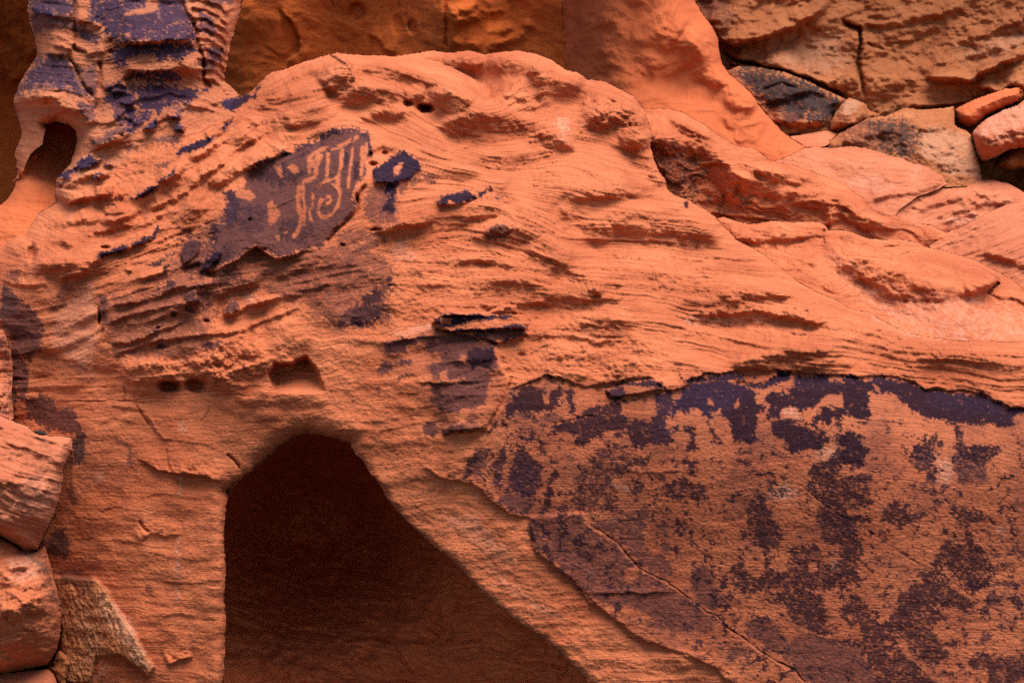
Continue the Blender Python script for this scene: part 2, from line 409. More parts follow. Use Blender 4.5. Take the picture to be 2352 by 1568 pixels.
# bedding: lines of equal stratum
bed = []
def B(sv, w):
    p = W(w)
    for i in range(len(p) - 1):
        for t in np.linspace(0, 1, 3, endpoint=False): bed.append((*(p[i] * (1 - t) + p[i + 1] * t), sv))
B(115, "600,200 700,140 800,122 950,140 1050,180 1140,250"); B(110, "1050,130 1200,122 1350,190 1480,240 1600,320")
B(330, "230,585 370,540 480,470 640,360 800,295 900,330 1000,370 1150,400 1300,390 1530,450")
B(520, "150,700 300,640 450,590 600,570 760,545 900,490 1000,470 1130,480 1300,560 1500,560 1640,585")
B(680, "240,740 480,690 700,650 900,620 1200,630 1400,660 1700,690 1900,725 2100,780 2480,800")
B(790, "240,870 480,830 700,790 880,780 1000,750 1200,735 1480,760 1700,810 1900,830 2480,900")
B(890, "-100,960 300,930 600,930 900,900 1150,870 1500,890 1800,880 2100,905 2480,970")
B(1170, "-100,1200 300,1210 500,1235 1000,1180 1500,1165 2000,1160 2480,1185"); B(1500, "-100,1500 300,1530 500,1550 1300,1490 2480,1480")
B(215, "180,330 300,318 420,290 520,250"); B(262, "120,470 250,430 400,380 520,300 600,240")
B(-30, "80,60 200,90 300,60 420,70 540,20"); B(160, "40,220 150,215 240,260 320,200 400,190 480,215 540,260")
bed = np.array(bed); F.S = rbf(bed[:, :2], bed[:, 2], F.u, F.v, .002) + fbm(F.U / 90, F.V / 60, 3, 77) * 7

FACES = [
 (-8, "T 1230,168 1380,150 1560,170 1700,270 1740,300 1600,340 1420,390 1390,350 1320,260|T 1020,150 1120,135 1200,150 1180,180 1080,170|T 1960,300 2080,330 2150,400 2000,370"),
 (-28, "T 1100,520 1150,480 1250,442 1400,440 1520,480 1625,522 1560,530 1480,548 1380,572 1250,578 1150,562|T 600,385 610,340 660,318 780,312 880,342 902,372 800,375 700,390|T 905,345 960,352 1015,348 1000,395 930,378"),
 (-36, "T 1040,405 1060,368 1110,342 1180,348 1240,380 1262,412 1180,425 1080,430"),
 (-15, "T 500,275 560,210 620,168 645,182 605,240 575,300 540,335|T 560,335 600,290 620,250 652,240 615,300 592,352|T 1170,205 1250,163 1380,163 1500,190 1440,217 1300,212 1220,232|T 1340,365 1420,330 1600,318 1680,298 1745,290 1700,332 1600,362 1500,384|T 1680,352 1740,300 1840,288 1900,300 1880,342 1780,372"),
 (-22, "T 320,505 380,460 470,438 545,430 480,482 420,502|T 420,560 500,540 560,545 500,570|T 760,262 900,248 1010,262 1080,290 1000,282 900,272|T 640,220 760,205 900,215 820,228|T 700,470 800,440 900,450 840,475"),
 (-12, "T 1850,505 1950,450 2100,428 2182,460 2192,502 2060,482 1950,512|T 2000,622 2080,578 2180,590 2202,560 2212,592 2150,642 2252,780 2240,822 2150,700 2080,662|T 1300,692 1400,650 1560,638 1645,650 1540,692 1420,722|T 1690,922 1760,858 1900,848 2060,828 2185,840 2100,872 1950,922 1850,982 1780,1012 1720,972|T 1330,330 1450,262 1560,210 1640,240 1560,262 1500,292 1400,312"),
 (-5, "T 1860,1012 2000,960 2200,958 2352,932 2380,1060 2200,1082 2050,1092 1950,1122 1870,1112|T 1500,420 1600,400 1700,395 1620,430"),
 (-34, "T 1620,560 1700,570 1785,622 1700,612|T 860,1042 1000,1000 1200,958 1385,930 1402,952 1200,1004 1000,1044 880,1074|T 1290,1082 1420,1058 1565,1080 1480,1124 1300,1114|T 1310,1204 1370,1158 1402,1180 1340,1218|T 1870,1392 1920,1383 1912,1412|T 1700,1252 1760,1218 1762,1262"),
 (-20, "T 1280,1344 1450,1308 1642,1330 1560,1362 1300,1374|T 1650,1422 1860,1398 1882,1432 1700,1454|T 1360,1432 1500,1418 1482,1452|T 1080,760 1180,740 1290,760 1200,790|T 1400,820 1440,800 1480,880 1440,900"),
 (-12, "R 1250,722 1500,758 1600,788 1645,872 1560,852 1400,842 1200,852 1050,802 1100,738|R 1480,1182 1700,1148 2000,1138 1900,1182 1700,1202"),
 (-42, "R 1500,1242 1800,1218 2000,1228 2205,1272 1900,1258 1700,1268|F 280,500 420,480 580,468 700,462 560,490 380,508"),
 (-22, "R 1760,1492 1900,1450 2100,1430 2240,1430 2100,1472 1950,1502 1800,1522|R 2080,1512 2280,1460 2345,1500 2200,1532|F 760,905 1000,860 900,912 780,942|F 780,955 950,912 1085,888 1060,932 900,972"),
 (48, "F 1380,905 1500,862 1700,832 1900,862 2335,962 3200,1000 3200,1240 2335,1185 2100,1082 1900,1062 1700,1052 1500,962 1350,962"),
 (-18, "E 1580,662 1900,638 2000,650 1900,692 1650,692|E 1560,762 1800,728 1950,740 1750,792|E 900,538 1095,538 1000,558|E 1180,490 1450,470 1600,500 1400,520 1230,520"), (0, "E 1600,922 1750,878 1900,898 1965,962 1850,1002 1650,962|E 1560,1000 1700,1010 1640,1040"),
 (-28, "M 330,1182 600,1158 800,1148 1000,1100 1100,1020 1500,978 1850,868 1852,962 1600,1052 1300,1092 1100,1124 950,1184 820,1194 600,1234 400,1214"), (-16, "M 1180,1432 1500,1348 1700,1348 2000,1400 2050,1570 1500,1570 1350,1570"),
 (-16, "D 1500,1402 1900,1200 2200,1250 2300,1422 2050,1378 1850,1468 1740,1568 1560,1568 1500,1482"),
 (-25, "M 150,602 300,538 480,498 300,584|M 150,802 300,738 500,688 480,724 300,792 160,834|M 560,1002 800,988 900,1000 800,1052 620,1042|D 320,292 420,280 640,250 560,322 440,352 340,322|A 720,1522 880,1438 960,1400 950,1432 800,1512|A 1940,832 2040,758 2185,720 2100,792 1980,842"),
 (-38, "M 160,952 300,878 480,848 500,882 350,912 180,972|M 190,1152 300,1108 520,1088 550,1050 562,1100 400,1142 300,1174|M 1030,482 1200,438 1400,378 1380,422 1200,482 1050,524|M 1130,322 1250,220 1400,108 1460,78 1482,112 1300,202 1180,332|M 1600,182 1700,158 1880,108 1820,152 1650,214|M 450,740 650,660 900,600 880,630 660,700|M 1020,992 1130,958 1165,1002 1030,1014"),
 (-32, "D 470,502 560,398 572,310 520,340 460,440|A 890,1334 1000,1308 1200,1218 1180,1262 1040,1332 920,1382|A 1190,1502 1280,1418 1360,1398 1340,1442 1250,1532|A 1650,1134 1740,1058 1802,1060 1700,1132|A 1100,1202 1190,1158 1212,1180 1120,1232|A 1020,1374 1130,1308 1122,1352 1030,1392|A 640,1310 740,1290 760,1330 660,1350|A 380,1290 480,1280 540,1320 420,1330|A 1560,960 1640,900 1660,940 1580,990|A 1400,1230 1500,1160 1560,1150 1460,1230"),
 (-15, "A 2180,562 2260,478 2335,448 2340,542 2250,602 2200,644|A 1700,740 1800,690 1900,680 1820,730|A 1800,1010 1920,930 2000,920 1900,1000"),
 (-55, "Q 1060,398 1400,402 1800,385 1832,432 1700,398 1400,424 1060,438"), (-45, "Q 1120,724 1240,658 1550,648 1542,684 1260,694 1130,744|Q 250,146 400,140 560,154 692,190 560,184 400,168|Q 870,1402 1000,1348 1162,1308 1162,1344 1000,1384"),
 (-36, "Q 1620,672 1750,648 1902,720 1892,754 1750,714|Q 130,992 220,908 450,918 560,988 720,1038 742,1204 600,1062 520,1030 440,1152 330,1002 280,930|Q 450,502 640,518 682,562 560,528|Q 480,422 600,438 692,492 600,472|Q 740,500 850,520 980,480 960,520 850,550|Q 700,240 800,215 830,260 740,330")]
F.D = np.where(F.D > 10.2, 10.2 + (F.D - 10.2) * .80, F.D)
for _ in range(5): F.tilts(FACES, 70)
m_panel = F.soft("E 1000,1370 1100,1220 1140,1090 1240,1060 1380,990 1560,1030 1760,1060 1850,1030 2080,1010 2230,1090 F 0,1080 60,1040 200,985 350,970 680,960 780,970 1000,995 1480,998 1680,1080 1820,1100 1920,1085 2060,1105 2250,1205 3400,1300 Z 3000,1700 1750,1700 I 420,1568 300,1480 200,1430 100,1360 0,1350 H 2200,1330 2060,1290 1920,1190 1760,1080 1620,940 1560,870 1440,790 1320,690 1270,580 1270,465 1170,440 1070,380 950,260 820,215", 10)
m_leg = F.soft("100,900 300,900 520,920 620,960 560,1100 515,1180 520,1750 -150,1750 100,1200", 60)
m_strip = F.soft("720,700 1000,1000 1200,1240 1500,1450 1700,1700 1300,1700 1000,1280 800,1010 660,900", 50)
m_pet = F.soft("P 130,700 420,560 870,290 1400,90 1640,160 1640,520 2000,330 2170,440 2100,620 1900,700 1880,1000 1650,1140 1200,1300 700,1430 470,1290 150,1500 0,1500", 14)
m_hon = F.soft("150,400 330,300 560,240 640,200 700,280 640,370 520,440 480,560 200,640 60,640 0,560", 60)
m_midl = F.soft("230,660 480,560 720,600 700,800 560,860 240,880", 40)
m_colscale = F.soft("Q 1720,0 2260,0 2150,500 2090,700 2250,880 1950,900 1850,600", 14)
m_column = F.soft("-100,-100 600,-100 540,200 500,300 330,330 230,420 100,470 -100,500", 60)
m_block = F.soft("Q 980,80 1700,40 1840,300 1850,430 1060,390", 10)
m_right = F.soft("640,110 850,100 1500,200 2400,700 2600,950 1500,880 1200,800 1000,600 900,400 800,300 620,260", 70)
m_mid = F.soft("800,560 1150,450 1400,690 1500,860 1200,900 900,760", 60)

# broad ledges (upper side gentle, lower side drops away)
for a in [
 ("600,215 640,190 700,160 780,150",.06,34,12),
 ("R -900,340 -780,250 -600,210 -480,230",.16,60,30),("A 2130,580 2200,500 2335,445 B 60,430 120,440",.20,46,44),("A 1900,640 2050,600 2200,590",.10,40,24),
 ("B -120,560 60,500 200,470 350,470 500,490 650,530 800,600 900,690",.10,40,24),("B -40,690 40,640 130,575 230,570 330,590 450,640",.26,46,52),("B 430,615 520,585 600,605",.18,30,40),("B 600,640 640,600 700,588 800,605 920,700",.26,46,64),
 ("B 200,745 340,702 440,722 530,770",.16,36,34),("B 690,425 760,400 880,380 1000,420",.18,60,50),("B 980,440 1150,388 1250,400 1350,460 1460,510",.22,60,56),("B 1290,575 1400,545 1500,525 1600,482 1690,550",.26,60,56),
 ("B 1000,650 1150,640 1300,650 1450,620",.16,50,40),("B 1590,690 1750,672 1900,702 2010,765",.2,50,44),("B 1600,800 1800,790 1950,802 2090,870",.2,50,36),("B 1880,960 1960,935 2040,930 2095,975",.22,50,34),
 ("R 180,280 300,190 420,165 560,170 700,215 790,270 870,320 970,365",.34,110,62),("R 250,345 450,320 600,297 700,302 790,350 860,380",.14,40,26),("R 100,330 250,350 400,380",.10,60,40),
 ("R 930,170 1050,140 1230,172 1305,240",.16,60,50),("R 900,290 1050,240 1180,250 1310,270",.18,60,40),("R 1190,345 1262,312 1330,430 1390,570",.14,34,60),
 ("R 640,560 780,512 900,482 1000,482 1080,502 1220,545",.22,70,66),("R 400,470 560,430 700,430 860,400",.16,60,60),("R 840,624 1000,602 1200,587 1400,612 1580,690",.13,30,14),
 ("R 820,640 900,720 1000,760 1150,800",.16,60,60),("R 1050,720 1300,770 1480,795 1580,800 1645,880",.26,100,50),("R 1000,900 1200,880 1340,868 1430,856 1560,868 1640,915 1800,965",.12,20,70),
 ("R 550,560 570,585 640,680 760,800 880,900 1000,1040 1180,1075 1300,1130",.24,60,76),
 ("R 1000,960 1200,980 1450,990 1700,1010",.10,60,60),("R 1250,1080 1450,1060 1700,1080 1900,1090",.12,60,50),("R 1640,1155 1800,1130 2000,1120 2100,1140",.09,34,10),("R 1500,1235 1700,1212 1900,1202 2100,1240 2280,1290",.13,40,12),
 ("R 1250,1310 1500,1290 1800,1300 2100,1290 2400,1300 2900,1310",.14,110,60),("R 1700,1495 1900,1442 2050,1422 2240,1420 2290,1452",.13,40,24),("R 2040,1505 2150,1480 2290,1452",.10,20,20),
 ("1930,842 2010,802 2080,795 2200,800 2352,800 2480,810",.04,70,30),("2050,838 2150,815 2280,830 2400,850",.05,40,24),
 ("R 640,1330 900,1270 1100,1250 1250,1280",.10,50,40),("R 700,1440 900,1410 1050,1370 1200,1360 1400,1400",.12,50,40),("R 1000,1560 1200,1470 1450,1460 1700,1540",.10,50,40),
 ("R 380,1180 560,1180 700,1160 860,1140",.08,34,14),("R 250,960 400,930 520,940 640,980",.09,30,18),("R 400,1060 600,1040 760,1080",.07,30,18),("R 640,880 760,910 860,950",.10,30,14),("R 430,800 540,750 600,770",.09,24,14),("R 300,740 480,690 600,680",.10,40,14),
 ("R 870,1010 960,1020 1060,1130",.06,24,14),("R 180,1250 300,1215 480,1210 600,1185",.08,30,12),
 # left
 ("222,590 290,568 330,556 362,535",.13,22,9),("240,742 300,722 380,702 480,690",.06,26,10),("245,790 300,785 360,760 430,735",.07,30,9),("246,818 350,782 450,768 530,758",.06,30,9),
 ("250,852 330,836 420,832 540,812",.08,32,14),("250,874 340,864 460,850 560,835 645,824",.12,42,34),("230,700 330,690 420,655 520,650",.05,24,10),("300,640 400,620 480,590",.05,24,10),
 ("480,770 560,755 640,720 700,700",.05,20,9),("560,700 640,680 700,672",.07,26,12),("500,735 580,700 620,690",.06,22,9),("620,640 700,600 780,575",.03,30,12),
 ("0,560 60,568 110,556 180,545",.08,30,16),("60,610 130,600 200,615 260,560",.09,30,18),("130,640 180,625 195,620",.08,20,20),("0,640 60,650 120,650",.06,20,12),
 ("130,470 200,450 260,455 300,430",.10,26,16),("120,520 190,500 260,505 330,480",.10,26,16),("180,545 260,520 330,510 420,470",.08,26,14),("140,430 200,400 260,395",.10,20,14),
 ("310,455 360,425 430,385",.10,20,9),("330,480 400,455 470,400 500,380",.08,24,14),("430,420 500,375 560,330 620,300",.08,28,14),("480,440 540,395 600,370 660,330",.06,26,14),("560,300 620,270 680,262",.07,24,14),
 ("P 0,1570 210,1470 330,1380 470,1300 560,1385 640,1432 800,1412 1000,1332",.13,60,7),("P 1640,1150 1780,1150 1930,1110 2100,1070 2336,1030",.10,60,10),("P 330,545 420,455 500,415 650,370 870,290",.07,30,10),
 ("P 1650,660 1850,640 1960,610",.06,40,8),("P 600,910 900,800",.02,20,4),("M 1030,470 1200,440 1400,380 1500,330",.06,40,12),("M 450,735 700,640 1000,560",.04,30,10),
 ("M 1000,990 1150,940 1300,900 1500,850",.04,60,30),("M 850,1040 1300,1000 1600,1000 1850,960",.05,90,70),
 ("D 1880,420 2110,420 2220,370",.03,40,10),("E 430,190 520,240 600,300",.03,40,20),
 # arch roof, leg
 ("M 1000,1190 1080,1160 1200,1230 1380,1290",.06,30,24),("G 900,60 1130,165 1300,175 1490,235",.05,40,4),("G 1140,160 1350,180 1500,240",.04,60,5),
 ("G 900,640 1000,560 1100,575 1220,572",.03,50,6),("G 700,610 830,620 1000,640",.01,30,4),("G 1100,1440 1200,1400 1290,1380",.06,60,7),("D 700,1210 860,1200 950,1230 1130,1450",.03,50,10),
 # column
 ("Q 1060,385 1200,392 1400,385 1600,352 1800,385 1850,375",.20,110,14),("Q 1100,690 1250,642 1550,640 1700,610 1850,650 1915,705",.17,90,22),("Q 1180,722 1400,718 1600,742 1700,735",.07,30,8),
 ("Q 1200,790 1400,785 1600,780",.05,30,9),("Q 250,132 400,128 560,142 690,185",.09,40,12),("Q 280,230 480,220 700,300",.06,40,10),("Q 440,330 620,370 760,440",.06,30,10),("Q 430,492 600,492 660,525",.08,40,12),("Q 470,405 600,425 690,470",.07,40,12),
 ("Q 700,200 830,205 960,240",.06,30,10),("Q 700,420 830,500 980,470",.05,40,12),("Q 960,850 1100,775 1210,800",.10,40,10),("Q 1010,860 1150,850 1230,880",.06,30,10),("Q 1100,960 1230,960 1280,1040",.06,30,10),("Q 1080,1070 1200,1090 1290,1150",.05,30,10),
 ("Q 120,960 200,900 330,884 470,905 560,965 760,1032 900,1010",.15,90,26),("Q 330,900 480,920 560,965",.06,30,12),("Q 860,1385 980,1342 1100,1312 1165,1302",.10,50,10),("Q 740,1120 840,1132 915,1130",.06,30,8),("Q 920,1200 1060,1140 1160,1150",.05,30,8),
 ("Q 1560,1070 1690,1100",.08,18,6),("Q 1340,1210 1460,1200",.08,22,8),("Q 1640,1235 1740,1190",.06,26,6),("Q 1500,960 1750,960 1960,930",.03,30,8),("Q 1760,1010 2000,960 2090,940",.03,24,8),
 ("Q 1900,1280 1980,1240 2100,1140 2200,1040",.08,20,16),("Q 1760,1490 1900,1420 2050,1300",.09,26,14)]:
    rt = a[0][0] in 'RB'
    F.ledge(a[0], a[1] * (.55 if rt else 1.0), a[2], a[3] * (1 if rt or a[0][0] == 'Q' or a[2] < 30 or a[3] < 12 else 1.7))
# scaly right flank of the column: curved steps
for i in range(9):
    y = i * 95 - 30
    F.ledge("Q %d,%d %d,%d %d,%d %d,%d" % (1760 + i * 12, y, 1900 + i * 12, y + 10, 2040 + i * 6, y + 70, 2150, y + 170), .09, 26, 8, .1)
F.occ("B 330,380 540,400 640,410 760,450 860,500 940,560 1000,640 1045,700 1110,752", .30, 160, 40, .35)
# right edge ridge that runs down from the varnish plate to the slope
# cracks
for a in [("Q 700,-60 695,180 715,330 700,400",.10,6),("Q 690,400 690,460 740,480 820,500",.07,4),("Q 1690,0 1760,170 1840,300 1850,430 1900,560 1900,740 2000,870",.12,7),
 ("Q 640,540 715,640 760,760 820,850 890,925",.12,6),("Q 940,560 940,860",.10,6),("P 1610,640 1510,790 1500,920 1400,1050 1260,1170 1170,1300",.10,6),
 ("E 1170,1000 1100,1180 1040,1280 1000,1370",.04,4),("E 640,700 760,718 860,716 1000,770 1090,805",.03,2.2),("E 1400,1330 1600,1290 1780,1260",.02,1.6),
 ("D 830,1070 830,1190",.03,2),("D 900,1190 950,1270 1000,1340",.03,2.5),("D 370,1180 830,1170 1040,1200",.02,1.8),
 ("G 1110,0 1115,90 1140,160",.03,2.5),("G 1510,40 1570,90 1600,140",.06,3),("G 930,480 960,530 1000,560",.04,4),("D 1330,1320 1390,1250 1395,1210",.02,2),
 ("M 1010,1360 1200,1335 1450,1340",.02,2)]: F.crack(*a)
CR = "H 1630,440 1680,510 1780,570 1860,630 1930,700 2000,790 2090,840 2190,890 2270,950 I 100,1000 220,1090 290,1120 360,1200 470,1270 590,1360 700,1430 800,1470 850,1530 880,1568 960,1660"
# lumpy weathering
for nm, mk in (("amp", None),): pass
F.amp = np.clip(1 - .62 * m_right - .95 * m_panel - .8 * m_leg * (1 - m_panel) - .55 * m_strip - .75 * m_pet - .5 * m_block, .05, 1) + .1 * m_midl + .8 * m_colscale * 0
F.strata(46, .026, .9, 1, .35); F.strata(21, .014, .9, 2, .3); F.strata(9, .007, .8, 3, .3)
_a = F.amp; F.amp = m_right * (1 - m_panel); F.strata(60, .03, 1.1, 8, .4); F.strata(27, .022, 1.0, 9, .35); F.strata(13, .020, .8, 19, .3); F.strata(7, .012, .8, 29, .3); F.amp = _a
_a = F.amp; F.amp = m_column * (1 - .7 * m_block); F.strata(31, .034, 1.2, 41, .3); F.strata(12, .020, 1.0, 42, .3); F.strata(6, .012, .5, 43, .3); F.amp = _a
F.rough(.07, 150, 90, 3, 4); F.rough(.010, 34, 22, 4, 5); F.rough(.007, 10, 7, 3, 6)
F.rough(-.045, 34, 22, 3, 8, True, m_hon * .9); F.rough(.016, 26, 16, 3, 9, False, m_hon + .5 * m_midl)
F.rough(.014, 12, 8, 4, 10, False, m_mid + .35 * m_right)
F.rough(.006, 60, 26, 4, 11, False, m_panel); F.rough(.004, 5, 4, 2, 31); F.rough(.006, 9, 4, 3, 12, False, np.clip(m_panel + m_leg + m_strip + m_pet, 0, 1))
F.rough(.010, 26, 18, 4, 13, False, np.clip(m_strip + m_pet, 0, 1)); F.rough(.003, 60, 5, 3, 14, False, m_leg); F.rough(.03, 120, 90, 3, 15, False, m_leg)
F.rough(.010, 22, 5, 3, 16, True, m_block + m_column * .5)
# small raised plates and flakes
for w, h in [("D 1200,190 1240,130 1300,90 1340,110 1330,170 1280,230 1220,270",.09),("D 1340,250 1400,210 1450,160 1480,180 1450,240 1390,290 1340,310",.11),("D 1490,560 1530,500 1590,510 1590,570 1560,600 1490,605",.10),
 ("D 1220,460 1300,430 1330,500 1250,520",.08),("D 1310,400 1380,390 1340,440 1310,450",.07),("D 1090,270 1130,265 1120,300 1085,310",.06),("D 840,290 880,285 880,310 850,315",.06),
 ("E 640,650 660,620 720,600 800,595 1000,600 1150,595 1200,600 1270,650 1250,690 1000,700 760,718 690,690",.16),("E 690,590 740,570 850,585 1000,580 1130,540 1190,545 1200,585 1000,605 700,610",.10),
 ("E 760,718 860,716 1000,700 1270,670 1240,745 1190,765 1080,800 1000,770",.07),("E 1790,1110 1850,1080 1950,1060 2080,1030 2170,1045 2180,1090 2000,1130 1830,1150",.08),
 ("E 310,790 470,750 640,730 780,720 900,740 1000,790 1060,810 1050,870 1075,950 1130,1010 1050,1250 990,1370 700,1395 620,1200 560,1000 400,1000 260,990",.0),
 ("E 700,1390 690,1350 830,1320 960,1340 940,1370 780,1395",.05),("B 665,1340 690,1300 860,1270 930,1305 850,1360 680,1378",.09),("B 1000,1260 1020,1240 1040,1260 1020,1272",.06),
 ("B 240,1130 300,1090 440,1010 490,1030 560,1090 550,1140 400,1230 240,1220",.05),("B 980,1540 1070,1490 1170,1530 1100,1568 1000,1568",.06),
 ("F 410,1000 460,985 470,1040 420,1045",.05),("F 460,1050 540,1070 680,1010 690,975 785,975 765,1040 620,1085",-.05),("Z 1790,860 1850,840 1925,820",.0),
 ("H 1270,455 1400,445 1620,432 1680,510 1860,630 2000,790 2190,890 2270,950 I 100,1000 290,1120 470,1270 700,1430 880,1568 Z 2000,1700 1750,1700 I 300,1480 0,1350 H 2060,1290 1760,1080 1560,870 1320,690",.025),
 ("A 960,860 1040,790 1070,805 1030,870 990,885",.08),("A 1120,760 1190,770 1200,790 1140,785",.07),("A 1170,870 1190,810 1245,840 1225,880",.07),
 ("A 490,1120 540,1060 610,1030 640,1060 680,1060 620,1110 530,1140",.12),("A 620,1190 690,1150 700,1172 630,1208",.11),("A 700,1090 745,1085 745,1108 700,1112",.10),("A 380,1150 470,1160 470,1200 380,1200",.12),("A 370,1210 425,1210 400,1245",.1),
 ("A 370,1260 470,1270 560,1310 500,1350 380,1320",.10),("A 640,1240 760,1230 750,1300 640,1320",.09),("A 680,1350 800,1340 830,1420 700,1430",.08)]:
    if h: F.plate(w, h, 4)
F.plate('E 640,740 760,730 1000,790 1060,810 1050,870 1075,950 1130,1010 1050,1250 990,1370 780,1390 700,1300 640,1000', .035, 12, 1.6)
F.ledge('E 310,795 470,752 640,735 760,720', .03, 20, 7)
F.ledge('E 690,1395 830,1365 960,1345', .04, 30, 6)
F.ledge('E 1060,800 1050,870 1075,950 1130,1005', .04, 8, 30)
F.plate("G 310,850 640,870 720,960 800,1100 960,1360 1030,1460 990,1530 800,1380 640,1400 600,1568 380,1568 410,1200", .07, 5)
F.rough(.05, 14, 40, 4, 21, True, F.soft("G 380,900 700,960 960,1380 1000,1500 800,1360 620,1568 420,1568", 16))
F.niche("M 1545,1160 1600,1080 1740,1080 1790,1050 1862,1018 1905,1080 1960,1160 2005,1290 1850,1330 1700,1330 1590,1290", .42, 7, .8)
F.niche("P 1620,420 1640,330 1760,290 1880,330 1900,380 1760,440", .12, 8)
for a in [('M',700,1262,95,48,.5),('M',920,1255,92,58,.35),('M',105,690,16,50,.14),('M',735,650,34,20,.12),('M',1050,312,52,32,.16),('M',1012,712,26,13,.1),('M',150,88,48,20,.16),('M',640,930,60,20,.1),('M',600,770,25,14,.1),
          ('P',1670,462,50,28,.16),('P',1790,357,42,26,.13),('P',1512,825,20,46,.16),('P',1640,365,22,42,.12),('P',1700,1140,60,16,.14),('P',1350,1292,24,18,.08),('P',390,1035,30,22,.08),
          ('B',590,725,55,32,.5),('B',470,690,34,26,.2),('D',215,180,32,62,.25),('D',660,610,14,60,.14),('Q',1040,385,22,18,.1),('Q',1030,480,30,28,.08),('Q',1140,1270,18,12,.08),('A',1660,850,40,40,.12),('A',980,1310,0.1,0.1,0),('Q',1890,600,40,30,.12),
          ('E',1715,480,40,14,.08),('E',1230,870,34,20,.06)]:
    if a[5]: F.hole(*a[:5], a[5] * .7, .7)
F.crack(CR, .035, 1.8, .85); F.crack("I 680,190 760,230 850,250 1000,380 1150,470 1260,530 1400,620 1500,690 1640,780 1800,850 1950,960 2050,1030 2200,1100 2400,1190", .010, 1.3, .5)
# crest of the varnished panel and the lower edge of the panel
F.ledge("E 1140,1090 1240,1060 1380,990 1450,1010 1560,1030 1650,1070 1760,1060 1850,1030 2080,1005 2230,1090 2335,1060 F 60,1040 200,985 350,970 550,950 680,960 780,970 1000,995 1200,1000 1480,998 1570,1020 1680,1080 1750,1070 1820,1100 1920,1085 2060,1105 2150,1170 2250,1205 2335,1210 3200,1290", .05, 46, 7, .03)
F.ledge("H 560,110 700,200 820,215 950,260 1000,320 1070,380 1170,440 1275,462", .045, 60, 5, .1)
F.ledge("H 1275,580 1320,690 1440,790 1560,870 1620,940 1680,1020 1760,1080 1850,1140 1920,1190 1960,1240 2060,1290 2200,1330 I 0,1350 100,1360 200,1430 300,1480 340,1530 420,1568 500,1640", .035, 60, 5, .1)
F.ledge("E 480,1040 740,1050 830,1035 1000,1040", .03, 30, 6); F.ledge("H 1650,962 2000,960 2250,955", .02, 14, 5); F.ledge("H 1850,150 2050,160 I 200,150", .01, 14, 4)

# ---- varnish, stains and pecked figures
V = F.stain
# faded brown first
V(0, "E 0,50 150,30 250,50 330,90 250,110 120,130 60,230 70,330 120,430 60,430 0,330|D 1900,320 1960,260 2100,270 2335,200 2335,600 2200,680 2120,540 2110,420 1980,380 1910,390", .68, 12, .5)
V(0, "D 0,420 60,430 150,500 220,550 280,640 280,830 200,900 100,830 0,660|D 70,700 110,700 140,900 130,1100 90,1280 70,1100|D 170,1170 260,1140 350,1150 380,1230 440,1200 500,1260 560,1370 580,1440 540,1600 480,1600 490,1400 330,1370 190,1290|D 100,900 200,920 170,1170 110,1150", .9, 9, .3)
V(3, "D 0,420 60,430 120,500 90,600 0,620|D 470,1400 560,1400 560,1600 480,1600|G 320,590 350,560 430,540 460,620 460,720 400,735 320,690|G 480,0 540,0 500,90 470,190 450,170", .45, 9, .5)
V(0, "D 770,1420 850,1450 880,1600 840,1600 850,1490 780,1460|G 500,0 560,0 500,80 470,200 520,300 520,380 490,390 450,300 470,130|G 380,810 560,800 620,900 620,990 520,950 430,880|G 970,910 1000,900 1020,990 975,970|G 300,630 350,560 430,540 460,620 460,720 380,740 320,700", .65, 6, .4)
V(0, "G 560,50 850,80 870,200 800,300 650,250 540,300 520,200|G 820,330 860,330 850,390 820,380", .3, 12, .5)
V(0, "D 300,840 620,960 640,1040 480,1020 300,930|G 600,560 700,700 620,820 560,640|G 880,20 930,120 900,220 860,120|G 640,80 690,90 660,240 640,200|G 1180,640 1210,660 1200,1000 1180,980", .32, 16, .5)
V(1, "G 660,120 700,100 690,220 640,230|G 1170,580 1200,600 1195,1020 1180,1000|G 1200,180 1220,190 1200,330 1185,320", .35, 6, .3)
for w_ in ("G 900,330 1100,290 1300,330 1450,300","G 860,720 1000,700 1300,740 1480,720","G 760,880 1000,860 1200,900 1480,880","G 900,1120 1200,1100 1490,1140","D 640,1330 760,1280 880,1290 900,1340","D 1060,1420 1300,1440 1500,1500","G 640,420 760,380 900,420"):
    F.ledge(w_, .012, 26, 8)
V(2, "D 40,310 110,310 140,370 40,370|D 360,480 450,330 490,420 440,530 350,580 330,530", .6, 9, .5)
# petroglyph plate
V(0, "Z 380,610 430,540 520,480 560,560 640,590 820,560 900,600 895,740 780,765 700,700 600,665 500,690 400,680|Z 230,690 420,640 500,720 440,820 260,820", .62, 14, .5)
V(2, "Z 420,600 450,560 500,545 480,620 440,640|Z 480,640 540,610 560,650 500,660|Z 400,545 430,520 440,550|Z 560,480 620,470 600,540 550,530|Z 820,690 880,650 890,720 850,750 800,745|Z 640,500 720,520 700,560 640,550|Z 430,680 480,660 490,700 440,710|Z 330,650 380,620 390,660", .6, 9, .5)
V(0, "P 0,1090 60,1060 130,1060 110,760 200,740 330,700 360,560 420,470 500,420 650,380 870,290 1060,215 1250,120 1420,75 1560,100 1640,180 1660,300 1600,420 1580,560 1500,640 1470,780 1480,900 1380,1050 1240,1170 1150,1310 1000,1330 800,1412 640,1430 470,1295 330,1380 210,1470 60,1500 0,1450", .97, 8, .2)
